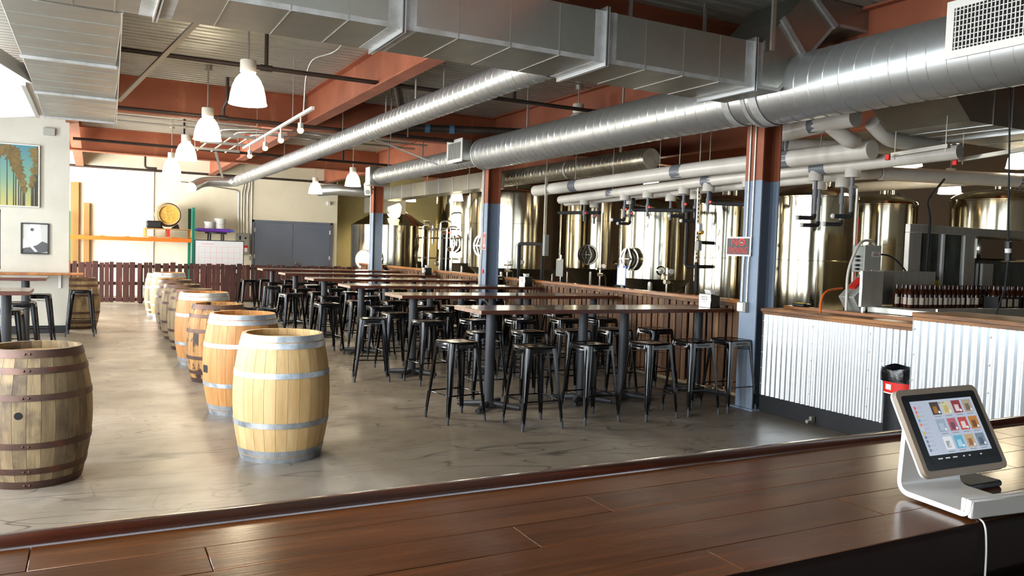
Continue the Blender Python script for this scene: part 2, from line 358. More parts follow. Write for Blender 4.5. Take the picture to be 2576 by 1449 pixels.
# walls
def wall_openings(name, axis, c0, c1, a0, a1, ops, m, ztop=4.0):
    mb = MB(); cur = a0
    def bx(p, q, z0, z1):
        if axis == 'x': mb.box(c0, c1, p, q, z0, z1)
        else: mb.box(p, q, c0, c1, z0, z1)
    for p, q, z0, z1 in sorted(ops):
        bx(cur, p, 0, ztop)
        if z0 > 0: bx(p, q, 0, z0)
        bx(p, q, z1, ztop); cur = q
    bx(cur, a1, 0, ztop)
    return struct(mb.build(name, m))
wall_openings('wall_west', 'x', -3.4, -3.2, -1.3, 26.6, [(0.4, 8.0, 0.4, 3.7), (8.8, 14.4, 0.4, 3.7), (16.9, 24.7, 0.0, 3.5)], M_white)
wall_openings('wall_back', 'y', -1.5, -1.3, -3.4, 15.2, [(-1.8, 4.8, 0.7, 3.2)], M_white)
struct(MB().box(15, 15.2, -1.3, 26.8, 0, 4).build('wall_east', mat('dim_brown_wall_paint', '5a4a3a', 0.85)))
struct(MB().box(-3.2, 6.86, 25.0, 25.2, 0, 4).build('wall_far', M_cream))
struct(MB().box(6.66, 15, 26.6, 26.8, 0, 4).box(6.66, 6.86, 25.2, 26.6, 0, 4).build('wall_brewery', M_khaki))
wall_openings('wall_partition', 'y', 15.35, 15.5, -3.2, -0.34, [(-2.7, -1.31, 1.06, 2.03)], M_white)
struct(MB().box(-3.2, -0.33, 15.335, 15.35, 0, 0.13).build('baseboard_partition', M_base))
def window(n, axis, c, a0, a1, z0, z1, cols, rows):
    mb = MB(); t = 0.03
    def bx(p, q, s_, e, d=0.03):
        if axis == 'x': mb.box(c - d, c + d, p, q, s_, e)
        else: mb.box(p, q, c - d, c + d, s_, e)
    bx(a0, a1, z0, z0 + 0.05); bx(a0, a1, z1 - 0.05, z1); bx(a0, a0 + 0.05, z0, z1); bx(a1 - 0.05, a1, z0, z1)
    for i in range(1, cols): x = a0 + (a1 - a0) * i / cols; bx(x - t, x + t, z0, z1)
    for i in range(1, rows): z = z0 + (z1 - z0) * i / rows; bx(a0, a1, z - 0.02, z + 0.02)
    fr = struct(mb.build('window_%d' % n, M_black))
    g = MB()
    if axis == 'x': g.box(c - 0.004, c + 0.004, a0 + 0.03, a1 - 0.03, z0 + 0.03, z1 - 0.03)
    else: g.box(a0 + 0.03, a1 - 0.03, c - 0.004, c + 0.004, z0 + 0.03, z1 - 0.03)
    g.build('pane', M_glass, fr)
window(1, 'y', 15.43, -2.7, -1.31, 1.06, 2.03, 2, 1)
window(2, 'x', -3.32, 0.4, 8.0, 0.4, 3.7, 4, 2)
window(3, 'x', -3.32, 8.8, 14.4, 0.4, 3.7, 3, 2)
window(4, 'y', -1.42, -1.8, 4.8, 0.7, 3.2, 5, 1)
# grey double doors in the far wall
def doors():
    d = struct(MB().box(4.27, 6.69, 24.94, 25.0, 2.24, 2.30).box(4.27, 4.32, 24.94, 25.0, 0, 2.3).box(6.64, 6.69, 24.94, 25.0, 0, 2.3).build('door_1', M_door))
    for a, b in ((4.33, 5.475), (5.485, 6.63)):
        lf = MB().cbox(a, b, 24.955, 24.995, 0.01, 2.235, 0.004).build('door_leaf', M_door, d)
        for z in (0.3, 1.2, 2.0):
            x = a if a < 5 else b
            MB().box(x - 0.03, x + 0.03, 24.945, 24.956, z - 0.06, z + 0.06).build('hinge', M_cond, lf)
    MB().cyl((5.56, 24.955, 1.02), (5.56, 24.9, 1.02), 0.03, n=12).tube([(5.56, 24.905, 1.02), (5.68, 24.905, 1.02)], 0.011, 8).build('door_handle', M_steel, d)
doors()

# ------------------------------------------------------------------ ducts
def spiral(name, label, segs, x, z, pitch, axis='y', m=M_spiral, caps=()):
    t = thing(name, label, 'duct', (x, segs[0][0], z - 0.3))
    prof = []
    for y0, y1, r in segs: prof += [(r, y0), (r, y1)]
    mb = MB().lathe(prof, 40, (x, 0, z), axis='y'); mb.build('duct_shell', m, t)
    for y0, y1, r in segs:
        k = max(2, int(abs(y1 - y0) / pitch * 20)); pts = []
        for i in range(k + 1):
            a = 2 * math.pi * i / 20; pts.append((x + (r + 0.001) * math.cos(a), y0 + (y1 - y0) * i / k, z + (r + 0.001) * math.sin(a)))
        MB().tube(pts, 0.0048, 4).build('spiral_seam', M_seam, t)
    for i in range(len(segs) - 1):
        y = segs[i][1]; y2 = segs[i + 1][0]; r = max(segs[i][2], segs[i + 1][2])
        MB().lathe([(segs[i][2] + 0.004, y - 0.05), (segs[i][2] + 0.008, y - 0.02), (segs[i][2] + 0.004, y)], 40, (x, 0, z), axis='y').build('joint_collar', M_tape, t)
    return t
# big central spiral duct with outlet boxes
d2 = spiral('spiral_duct', 'large round spiral duct running past columns over the tables', [(2.2, 5.72, 0.295), (5.86, 11.85, 0.25), (12.05, 17.2, 0.175)], 5.65, 3.185, 0.155)
MB().lathe([(0.302, 5.52), (0.302, 5.62)], 40, (5.65, 0, 3.185), axis='y').build('sealed_joint', M_tape, d2)
MB().lathe([(0.256, 5.93), (0.256, 6.02)], 40, (5.65, 0, 3.185), axis='y').build('sealed_joint', M_tape, d2)
def outlet(t, x0, x1, y0, y1, z0, z1, bars):          # box outlet with the grille on its -x side
    b = MB().cbox(x0, x1, y0, y1, z0, z1, 0.004).build('outlet_box', M_galv, t)
    f = 0.035
    g = MB().box(x0 - 0.012, x0 - 0.001, y0 - 0.02, y1 + 0.02, z0 - 0.02, z0 + f).box(x0 - 0.012, x0 - 0.001, y0 - 0.02, y1 + 0.02, z1 - f, z1 + 0.02)
    g.box(x0 - 0.012, x0 - 0.001, y0 - 0.02, y0 + f, z0 + f, z1 - f).box(x0 - 0.012, x0 - 0.001, y1 - f, y1 + 0.02, z0 + f, z1 - f).build('grille_frame', M_grille, b)
    MB().box(x0 - 0.002, x0 + 0.0005, y0 + f, y1 - f, z0 + f, z1 - f).build('grille_void', M_dark, b)
    n, k = bars
    for i in range(n):
        y = y0 + f + (y1 - y0 - 2 * f) * (i + 0.5) / n
        MB().box(x0 - 0.010, x0 - 0.002, y - 0.0035, y + 0.0035, z0 + f, z1 - f).build('grille_bar', M_grille, b)
    for i in range(k):
        z = z0 + f + (z1 - z0 - 2 * f) * (i + 0.5) / k
        MB().box(x0 - 0.006, x0 - 0.0025, y0 + f, y1 - f, z - 0.003, z + 0.003).build('grille_bar', M_grille, b)
outlet(d2, 5.335, 5.5, 2.75, 3.64, 3.10, 3.46, (30, 8))
outlet(d2, 5.33, 5.5, 12.0, 12.6, 3.08, 3.42, (14, 0))
# end outlet box (faces along the duct) at the far end
e = MB().cbox(5.42, 5.88, 17.15, 17.5, 2.98, 3.39, 0.004).build('end_box', M_galv, d2)
MB().box(5.415, 5.425, 17.17, 17.48, 3.0, 3.37).build('end_grille', M_grille, e)
for y in (8.0, 10.4, 14.6, 16.6):
    MB().box(5.64, 5.66, y - 0.012, y + 0.012, 3.35, 3.998).build('hanger_strap', M_cond, d2)
# narrow duct running to the far wall, with elbows at its end
d1 = spiral('spiral_duct', 'narrow round spiral duct running to the cream far wall', [(5.88, 14.0, 0.137), (14.02, 22.0, 0.134)], 3.4, 3.235, 0.13)
MB().tube(fillet([(3.4, 21.98, 3.235), (3.4, 22.45, 3.22), (2.57, 22.5, 3.18), (2.26, 22.1, 2.98)], 0.24, 6), 0.133, 20).build('elbow_run', M_spiral, d1)
for y in (8.2, 12.2, 16.4, 21.3): MB().box(3.395, 3.405, y - 0.01, y + 0.01, 3.36, 3.998).build('hanger_strap', M_cond, d1)
# third duct, brewery side
d3 = spiral('spiral_duct', 'capped round spiral duct ending above the brewing tanks', [(10.75, 13.3, 0.18), (13.32, 17.2, 0.175)], 8.2, 3.23, 0.13, m=mat('warm_spiral_metal', 'c3bda8', 0.3, 0.9, col2='a9a38f', scale=(6, 6, 6)))
MB().lathe([(0.001, 10.745), (0.17, 10.745), (0.178, 10.755)], 40, (8.2, 0, 3.23), axis='y').build('end_cap', M_tape, d3)
MB().lathe([(0.183, 11.6), (0.183, 11.66)], 40, (8.2, 0, 3.23), axis='y').build('hanger_strap', M_cond, d3)
MB().box(8.19, 8.21, 11.6, 11.66, 3.41, 3.998).build('hanger_strap', M_cond, d3)

# rectangular trunk duct across the front, climbing over the round duct on the right
rd = thing('trunk_duct', 'rectangular sheet metal trunk duct crossing the ceiling above the bar', 'duct', (2, 5.5, 3.1))
def rbox(name, x0, x1): MB().cbox(x0, x1, 5.19, 5.86, 3.1, 3.49, 0.003).build(name, M_galv, rd)
xs = [-0.60, 0.36, 1.84, 3.48, 5.01]
for i in range(4): rbox('duct_section', xs[i], xs[i + 1] - 0.001)
for x in xs[1:]:
    fl = MB()
    for a in (x - 0.016, x + 0.006):
        fl.box(a, a + 0.008, 5.16, 5.19, 3.07, 3.52).box(a, a + 0.008, 5.86, 5.89, 3.07, 3.52).box(a, a + 0.008, 5.191, 5.859, 3.07, 3.1).box(a, a + 0.008, 5.191, 5.859, 3.49, 3.52)
    fl.build('joint_flange', M_seam, rd)
    MB().box(x - 0.10, x + 0.10, 5.1885, 5.1899, 3.1, 3.49).box(x - 0.10, x + 0.10, 5.19, 5.86, 3.0985, 3.0999).build('sealant_band', M_tape, rd)
for i in range(4):
    for k in (1, 2, 3):
        x = xs[i] + (xs[i + 1] - xs[i]) * k / 4
        if x > -0.8: MB().box(x - 0.004, x + 0.004, 5.186, 5.19, 3.105, 3.485).box(x - 0.004, x + 0.004, 5.19, 5.86, 3.096, 3.1).build('cross_break_rib', M_galv, rd)
MB().box(-0.6, 5.0, 5.1884, 5.1899, 3.1, 3.135).build('sealant_band', M_tape, rd)
MB().prism([(5.012, 3.1), (5.31, 3.1), (5.62, 3.41), (5.32, 3.72), (5.09, 3.49), (5.012, 3.49)], 'y', 5.19, 5.86).build('duct_elbow', M_galv, rd)
MB().prism([(5.625, 3.415), (5.98, 3.77), (5.68, 3.995), (5.60, 3.995), (5.325, 3.725)], 'y', 5.19, 5.86).build('duct_offset', M_galv, rd)
MB().prism([(5.985, 3.775), (7.6, 3.775), (7.6, 3.995), (5.69, 3.995)], 'y', 5.19, 5.86).build('duct_section', M_galv, rd)
MB().prism([(5.60, 3.39), (5.64, 3.43), (5.32, 3.75), (5.28, 3.71)], 'y', 5.165, 5.19).prism([(5.95, 3.74), (5.99, 3.78), (5.67, 4.0), (5.62, 3.995)], 'y', 5.165, 5.19).box(6.5, 6.54, 5.165, 5.19, 3.75, 3.995).build('joint_flange', M_tape, rd)
MB().prism([(5.02, 3.1), (5.31, 3.1), (5.62, 3.41), (5.98, 3.77), (7.6, 3.77), (7.6, 3.80), (5.97, 3.80), (5.30, 3.13), (5.02, 3.13)], 'y', 5.187, 5.19).build('sealant_band', M_tape, rd)
for x in (1.0, 2.6, 4.2, 5.05): MB().box(x, x + 0.03, 5.90, 5.92, 3.45, 3.998).box(x, x + 0.03, 5.86, 5.92, 3.44, 3.46).build('hanger_strap', M_cond, rd)
MB().box(5.15, 5.19, 5.14, 5.16, 3.43, 3.998).build('hanger_strap', M_cond, rd)

# flat wide branch duct on the left
bd = thing('branch_duct', 'wide flat sheet metal branch duct at the upper left', 'duct', (-0.15, 8.8, 3.1))
by = [5.90, 7.72, 9.55, 11.45]
for i in range(3):
    MB().cbox(-0.52, 0.17 + 0.035 * i, by[i], by[i + 1] - 0.002, 3.1, 3.45, 0.003).build('duct_section', M_galv, bd)
    w = 0.17 + 0.035 * i
    for k in range(1, 5):
        y = by[i] + (by[i + 1] - by[i]) * k / 5
        MB().box(-0.51, w - 0.01, y - 0.004, y + 0.004, 3.096, 3.1).build('cross_break_rib', M_galv, bd)
    MB().box(-0.53, w + 0.01, by[i + 1] - 0.02, by[i + 1] + 0.012, 3.075, 3.099).build('joint_flange', M_tape, bd)
MB().prism([(11.45, 3.1), (11.95, 3.22), (11.95, 3.45), (11.45, 3.45)], 'x', -0.52, 0.24).build('end_plate', M_galv, bd)
MB().prism([(0.17, 5.87), (0.27, 11.4), (0.262, 11.4), (0.162, 5.87)], 'z', 3.092, 3.1).build('edge_seam', M_seam, bd)
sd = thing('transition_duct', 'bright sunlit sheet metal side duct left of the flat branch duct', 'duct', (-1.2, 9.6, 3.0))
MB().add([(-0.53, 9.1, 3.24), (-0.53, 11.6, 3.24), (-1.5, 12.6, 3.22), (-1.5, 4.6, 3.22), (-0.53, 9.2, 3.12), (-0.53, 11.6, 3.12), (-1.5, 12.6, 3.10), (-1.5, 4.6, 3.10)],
         [(0, 1, 2, 3), (7, 6, 5, 4), (0, 3, 7, 4), (1, 5, 6, 2), (2, 6, 7, 3), (0, 4, 5, 1)]).build('duct_body', mat('sunlit_galvanized', 'f0f0ee', 0.5, 0.15), sd, 10)  # near-white base colour paints the sunlight onto this duct
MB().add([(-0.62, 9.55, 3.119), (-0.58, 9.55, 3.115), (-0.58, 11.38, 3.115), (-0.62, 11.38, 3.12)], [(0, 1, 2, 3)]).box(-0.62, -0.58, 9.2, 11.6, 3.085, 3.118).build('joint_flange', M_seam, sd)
# small hanging box ducts over the brewery
bdk = thing('brewery_duct', 'long rectangular duct above the far brewing vessels', 'duct', (7.3, 18, 2.9))
for i in range(8):
    y = 15.2 + i * 0.85; MB().cbox(7.3, 7.75, y, y + 0.845, 2.93, 3.27, 0.003).build('duct_section', M_galv, bdk)
    MB().box(7.285, 7.3, y - 0.015, y + 0.015, 2.92, 3.28).build('joint_flange', M_seam, bdk)
    if i % 3 == 1: MB().box(7.5, 7.52, y + 0.4, y + 0.43, 3.27, 3.998).build('hanger_strap', M_cond, bdk)
rdk = thing('brewery_duct', 'rectangular duct with slanted end at the upper right', 'duct', (8, 5.2, 3.0))
MB().prism([(7.35, 3.0), (8.3, 3.0), (8.3, 3.42), (6.85, 3.42)], 'y', 4.75, 5.65).build('slanted_section', M_galv, rdk)
MB().prism([(8.302, 3.0), (11.5, 3.0), (11.5, 3.42), (8.302, 3.42)], 'y', 4.75, 5.65).build('duct_section', M_galv, rdk)
MB().box(8.28, 8.31, 4.73, 4.75, 2.98, 3.44).box(8.28, 8.31, 4.73, 5.67, 2.98, 3.0).build('joint_flange', M_seam, rdk)
for x in (7.7, 8.0, 8.9, 9.5, 10.1): MB().box(x - 0.004, x + 0.004, 4.746, 4.75, 3.0, 3.42).box(x - 0.004, x + 0.004, 4.75, 5.65, 2.996, 3.0).build('cross_break_rib', M_seam, rdk)
MB().prism([(6.85, 3.42), (6.93, 3.35), (6.93, 3.42)], 'y', 4.75, 5.65).build('sealant_band', M_tape, rdk)
# far lamp-side flexible duct near the brewery corner
fd = thing('spiral_duct', 'short galvanized duct bending at the far wall corner', 'duct', (6.5, 22.5, 2.9))
MB().tube(fillet([(5.9, 23.6, 3.2), (6.3, 23.2, 3.24), (7.0, 23.0, 3.22), (8.2, 23.0, 3.2)], 0.2, 6), 0.16, 18).build('duct_shell', M_spiral, fd)
MB().cbox(7.2, 8.3, 22.7, 23.3, 2.6, 3.05, 0.005).build('duct_box', M_galv, fd)
MB().box(7.6, 7.62, 22.9, 22.93, 3.05, 3.998).build('hanger_strap', M_cond, fd)

# ------------------------------------------------------------------ pipes, conduits, small ceiling fittings
def pipe(name, label, pts, r, m, extra=None, n=12, fil=0.06):
    t = thing(name, label, 'pipe', pts[0])
    MB().tube(fillet(pts, fil), r, n).build('pipe_run', m, t)
    for nm, mb, mm in (extra or []): mb.build(nm, mm, t)
    return t
def collar(p, d, r, l):
    p = Vector(p); d = Vector(d).normalized(); return MB().cyl(p - d * l / 2, p + d * l / 2, r, n=12)
pipe('sprinkler_pipe', 'upper dark iron sprinkler pipe crossing behind the nearest pendant lamp', [(-0.6, 9.4, 3.6), (6.3, 9.4, 3.6)], 0.026, M_pipe,
     [('riser', MB().cyl((1.73, 9.4, 3.6), (1.73, 9.4, 3.998), 0.022, n=10), M_pipe), ('tee', collar((1.73, 9.4, 3.6), (1, 0, 0), 0.036, 0.13), M_pipe), ('riser', MB().cyl((4.9, 9.4, 3.6), (4.9, 9.4, 3.998), 0.022, n=10), M_pipe)])
pipe('sprinkler_pipe', 'middle dark iron sprinkler pipe crossing behind the second pendant lamp', [(-0.6, 12.35, 3.42), (5.4, 12.35, 3.42)], 0.026, M_pipe,
     [('riser', MB().tube(fillet([(1.68, 12.35, 3.42), (1.68, 12.35, 3.58), (1.72, 12.28, 3.66), (1.72, 12.28, 3.998)], 0.04), 0.024, 10), M_pipe), ('tee', collar((1.68, 12.35, 3.42), (1, 0, 0), 0.038, 0.14), M_pipe)])
pipe('sprinkler_pipe', 'far dark iron sprinkler pipe crossing behind the third pendant lamp', [(-0.32, 16.85, 3.425), (6.3, 17.0, 3.415)], 0.028, M_pipe,
     [('riser', MB().cyl((1.58, 16.9, 3.42), (1.58, 16.9, 3.998), 0.022, n=10), M_pipe), ('riser', MB().cyl((4.75, 16.96, 3.42), (4.75, 16.96, 3.998), 0.022, n=10), M_pipe)])
pipe('sprinkler_pipe', 'dark sprinkler pipe along the cream far wall', [(-2.5, 24.6, 3.53), (6.7, 24.6, 3.54)], 0.035, M_pipe,
     [('riser', MB().tube(fillet([(1.6, 24.6, 3.6), (1.3, 24.6, 3.6), (1.3, 24.6, 3.98)], 0.08), 0.03, 8), M_pipe)])
for i, (y, z, w) in enumerate(((13.13, 3.425, 'upper'), (13.74, 3.425, 'lower'))):
    pipe('conduit', '%s pale steel conduit crossing under the nearest red beam' % w, [(-0.4, y, z), (5.2, y + 0.1, z)], 0.014, M_cond, [('coupling', collar((1.3, y + 0.03, z), (1, 0, 0), 0.022, 0.06), M_cond), ('strap', MB().box(1.1, 1.12, y, y + 0.03, z, 3.5), M_cond)])
pipe('drain_pipe', 'brown cast iron drain pipe with blue couplings between the round ducts', [(3.30, 9.46, 3.93), (3.30, 9.46, 3.63), (3.93, 10.95, 3.47)], 0.05, M_pipe, [('coupling', collar((3.30, 9.46, 3.78), (0, 0, 1), 0.058, 0.10), M_cond)], fil=0.12)
pipe('drain_pipe', 'thick brown drain pipe running right behind the round duct', [(3.98, 12.85, 3.44), (4.42, 12.2, 3.54), (6.25, 11.6, 3.57)], 0.062, M_pipe, [('coupling', collar((4.75, 12.09, 3.546), (1, -0.33, 0), 0.07, 0.08), mat('blue_coupling', '4f7ea8', 0.5)), ('coupling', collar((5.12, 11.97, 3.552), (1, -0.33, 0), 0.07, 0.08), MATS['blue_coupling']), ('coupling', collar((4.15, 12.6, 3.48), (0.44, -0.65, 0.11), 0.066, 0.06), M_cond)], fil=0.2)
for i, (x, y, z0, z1) in enumerate(((3.3, 8.8, 3.35, 3.998), (3.55, 10.6, 3.3, 3.998), (3.9, 11.4, 3.2, 3.998), (4.35, 11.9, 3.35, 3.998))):
    o = MB().cyl((x, y, z0), (x, y, z1), 0.011, n=8).build('hanger_rod', M_cond); tag(o, 'thin steel hanger rod beside the narrow duct, %s from the left' % ORD[i], 'rod', 'hanger rods beside the narrow duct')
# diagonal braces
for i, (a, b, lab) in enumerate((((0.93, 6.42, 3.56), (0.26, 10.3, 3.2), 'flat steel strut running diagonally beside the flat branch duct'), ((2.15, 16.8, 3.38), (2.75, 20.2, 3.14), 'grey steel brace angled down to the end of the narrow duct'), ((4.05, 13.05, 3.46), (5.2, 12.7, 3.05), 'pale channel strut angled down beside the central duct'))):
    tag(MB().beam(a, b, 0.05, 0.02).build('brace_strut', M_cond), lab, 'brace')
# cable tray
ct = thing('cable_tray', 'steel conduit rack hanging behind the second pendant lamp', 'rack', (2.1, 14.2, 3.3))
for i, x in enumerate((1.75, 2.0, 2.25)):
    MB().tube(fillet([(x, 16.2, 3.33), (x, 12.9 + 0.15 * i, 3.33), (x + 0.5, 12.75 + 0.15 * i, 3.36)], 0.15), 0.016, 8).build('conduit_bar', M_cond, ct)
for y in (13.3, 14.4, 15.5):
    MB().box(1.6, 2.4, y - 0.02, y + 0.02, 3.27, 3.312).build('cross_channel', M_cond, ct)
    for x in (1.63, 2.37): MB().cyl((x, y, 3.29), (x, y, 3.998), 0.006, n=6).build('hanger_rod', M_cond, ct)
# track lights
tl = thing('track_light', 'white angled track rail with four amber bulbs', 'track light', (2.25, 11.5, 3.2))
MB().box(2.235, 2.27, 9.35, 14.15, 3.19, 3.225).build('track_rail', M_grille, tl)
for y in (9.95, 11.1, 12.2, 13.5):
    h = MB().cyl((2.25, y, 3.19), (2.25, y, 3.10), 0.012, n=8).lathe([(0.034, 3.04), (0.034, 3.11)], 12, (2.25, y, 0)).build('lamp_holder', M_cond, tl)
    MB().sphere((2.25, y, 3.02), 0.04, 12, 8).build('bulb', M_bulb, h)
MB().tube(fillet([(2.25, 9.8, 3.22), (2.22, 9.6, 3.62), (2.26, 9.5, 3.8), (2.5, 9.2, 3.86), (2.5, 8.9, 3.99)], 0.2), 0.010, 8).build('feed_conduit', M_cond, tl)
for y in (10.4, 12.9): MB().cyl((2.25, y, 3.22), (2.25, y, 3.998), 0.004, n=6).build('hanger_wire', M_cond, tl)

# ------------------------------------------------------------------ pendant lamps
SHADE = [(0.060, 0.30), (0.085, 0.285), (0.12, 0.24), (0.15, 0.17), (0.168, 0.09), (0.178, 0.02), (0.186, 0.0), (0.182, -0.004), (0.172, 0.02), (0.16, 0.09), (0.14, 0.17), (0.11, 0.235), (0.06, 0.28)]
def pendant(x, y, z, label, power, lit=True, group='pendant lamps'):
    t = thing('pendant_lamp', label, 'lamp', (x, y, z), group=group)
    local('lamp_shade', MB().lathe(SHADE, 22), M_lampshade if lit else M_pvc, t)
    local('ballast_cap', MB().lathe([(0.001, 0.43), (0.075, 0.43), (0.078, 0.42), (0.078, 0.315), (0.07, 0.305), (0.05, 0.30), (0.05, 0.28)], 24), M_lampcap, t)
    local('hanging_rod', MB().cyl((0, 0, 0.43), (0, 0, 3.995 - z), 0.009, n=8), M_cond, t)
    local('ceiling_box', MB().cyl((0, 0, 3.93 - z), (0, 0, 3.995 - z), 0.05, n=12), M_cond, t)
    if lit:
        local('bulb', MB().sphere((0, 0, 0.16), 0.055, 14, 8), M_bulb, t)
        l = bpy.data.lights.new('lamp_glow', 'SPOT'); l.energy = power; l.color = (1.0, 0.86, 0.62); l.shadow_soft_size = 0.12; l.spot_size = R(150); l.spot_blend = 0.6
        lo = bpy.data.objects.new('lamp_glow', l); COL.objects.link(lo); lo.location = (x, y, z - 0.02)
for i, (x, y) in enumerate(((1.36, 8.33), (1.38, 11.63), (1.42, 14.85), (1.46, 18.1))):
    pendant(x, y, 3.0, 'glowing white bell pendant lamp, %s from the bar in the left row' % ORD[i], 110)
pendant(5.34, 18.2, 3.0, 'glowing bell pendant lamp beside the far end of the central duct', 90)
pendant(5.36, 21.8, 3.0, 'glowing bell pendant lamp in front of the cream wall above the grey doors', 90)
pendant(6.07, 9.68, 3.30, 'unlit pendant lamp mostly hidden behind the central round duct', 0, lit=False)
for i, (x, y, z, w) in enumerate(((9.4, 6.9, 2.9, 'above the first white pipe at the right'), (10.5, 6.07, 2.9, 'at the right edge above the bottling machine'), (13.0, 8.7, 2.85, 'far back above the right tanks'), (10.4, 13.6, 3.0, 'behind the white pipes above the middle tanks'), (9.2, 21.0, 3.0, 'above the far brewing vessels'), (9.4, 25.3, 3.15, 'added behind the mash tun to light the khaki wall'))):  # the last lamp is added, to brighten the khaki far corner
    pendant(x, y, z, 'glowing brewery pendant lamp %s' % w, 230, group='brewery lamps')

# ------------------------------------------------------------------ steel columns
def column(y, label, order, zp=2.47):
    t = thing('steel_column', label, 'column', (6.42, y, 0))
    def sect(z0, z1, m, nm):
        s_ = MB().box(-0.13, -0.115, -0.125, 0.125, z0, z1).box(0.115, 0.13, -0.125, 0.125, z0, z1).box(-0.115, 0.115, -0.006, 0.006, z0, z1)
        local(nm, s_, m, t)
    sect(0, zp, M_blue, 'painted_shaft'); sect(zp, 3.465, M_red, 'red_shaft')
    local('base_plate', MB().box(-0.17, 0.17, -0.17, 0.17, 0, 0.015), M_blue, t)
    return t
cols = [column(6.445, 'blue grey steel column nearest the bar, beside the corrugated wall', 0), column(13.1, 'middle blue grey steel column with a red arrow sign', 1), column(19.7, 'farthest blue grey steel column near the mash tun', 2)]
def conduit_on(t, yy, z0, z1, box=None):
    local('conduit', MB().tube(fillet([(-0.150, yy, z0), (-0.150, yy, z0 + 0.45), (-0.142, yy - 0.02, z0 + 0.6), (-0.142, yy - 0.02, z1)], 0.1), 0.010, 8), M_cond, t)
conduit_on(cols[0], 0.075, 1.16, 3.4); conduit_on(cols[0], 0.0, 1.16, 3.4)
ob = local('outlet_box', MB().cbox(-0.185, -0.131, -0.02, 0.10, 1.05, 1.16, 0.004), M_ebox, cols[0])
local('outlet_plate', MB().cbox(-0.191, -0.185, 0.012, 0.10, 1.06, 1.15, 0.002), M_wht, cols[0])
local('conduit_strap', MB().box(-0.155, -0.131, -0.03, 0.02, 1.70, 1.73), M_cond, cols[0])
conduit_on(cols[1], 0.10, 0.98, 3.2); conduit_on(cols[1], 0.05, 0.98, 3.2)
local('outlet_box', MB().cbox(-0.19, -0.131, 0.03, 0.14, 0.86, 0.99, 0.004), M_ebox, cols[1])
local('alarm_button', MB().cbox(-0.145, -0.131, -0.06, -0.01, 1.20, 1.27, 0.003), M_redp, cols[1])
conduit_on(cols[2], 0.10, 1.0, 3.0)
local('outlet_box', MB().cbox(-0.18, -0.131, 0.05, 0.14, 0.9, 1.02, 0.004), M_ebox, cols[2])

def text(body, size, m, parent, mw, name='lettering', ext=0.0004):
    c = bpy.data.curves.new('lettering', 'FONT'); c.body = body; c.size = size; c.align_x = 'CENTER'; c.align_y = 'CENTER'; c.extrude = ext
    o = bpy.data.objects.new(name, c); COL.objects.link(o)
    dg = bpy.context.evaluated_depsgraph_get(); me = bpy.data.meshes.new_from_object(o.evaluated_get(dg)); bpy.data.objects.remove(o)
    me.transform(mw); me.materials.clear(); me.materials.append(m)
    return put(name, me, parent)
def face(origin, right, up):            # matrix that lays xy-text onto a plane (world coordinates)
    r_ = Vector(right).normalized(); u_ = Vector(up).normalized(); n_ = r_.cross(u_)
    return Matrix(((r_.x, u_.x, n_.x, origin[0]), (r_.y, u_.y, n_.y, origin[1]), (r_.z, u_.z, n_.z, origin[2]), (0, 0, 0, 1)))
# NO SMOKING sign on the west side of the nearest column
ns = thing('no_smoking_sign', 'red and black no smoking sign beside the nearest column', 'sign', (6.27, 6.6, 1.66))
MB().box(6.262, 6.270, 6.41, 6.79, 1.655, 1.865).build('sign_border', M_wht, ns)
MB().box(6.2600, 6.2622, 6.43, 6.77, 1.672, 1.848).build('sign_panel', M_signk, ns)
text('NO', 0.115, M_signr, ns, face((6.2592, 6.60, 1.803), (0, -1, 0), (0, 0, 1)) @ Matrix.Scale(1.25, 4, (1, 0, 0)))
text('SMOKING', 0.105, M_signr, ns, face((6.2592, 6.60, 1.712), (0, -1, 0), (0, 0, 1)) @ Matrix.Scale(0.62, 4, (1, 0, 0)))
MB().lathe([(0.028, -0.0004), (0.036, -0.0004), (0.036, 0.0004), (0.028, 0.0004)], 24, (6.2585, 6.548, 1.803), axis='x', close=True).beam((6.2585, 6.570, 1.825), (6.2585, 6.526, 1.781), 0.001, 0.007).build('no_symbol', M_signr, ns)
MB().box(6.2586, 6.2592, 6.53, 6.566, 1.798, 1.806).build('cigarette', M_wht, ns)
# red fire extinguisher arrow sign on the middle column
fs_ = thing('arrow_sign', 'small red sign with white downward arrow on the middle column', 'sign', (6.285, 12.98, 1.63))
MB().box(6.283, 6.289, 12.985, 13.115, 1.63, 1.94).build('sign_panel', M_wht, fs_)
MB().box(6.2815, 6.2832, 12.995, 13.105, 1.64, 1.93).build('red_field', M_signr, fs_)
MB().prism([(13.032, 1.86), (13.032, 1.72), (13.008, 1.72), (13.05, 1.655), (13.092, 1.72), (13.068, 1.72), (13.068, 1.86)], 'x', 6.2805, 6.2816).build('arrow', M_wht, fs_)
text('FIRE', 0.032, M_wht, fs_, face((6.2806, 13.05, 1.905), (0, -1, 0), (0, 0, 1)))
text('EXTINGUISHER', 0.020, M_signr, fs_, face((6.2800, 13.05, 1.79), (0, 0, -1), (0, -1, 0)) @ Matrix.Scale(0.8, 4, (1, 0, 0)))

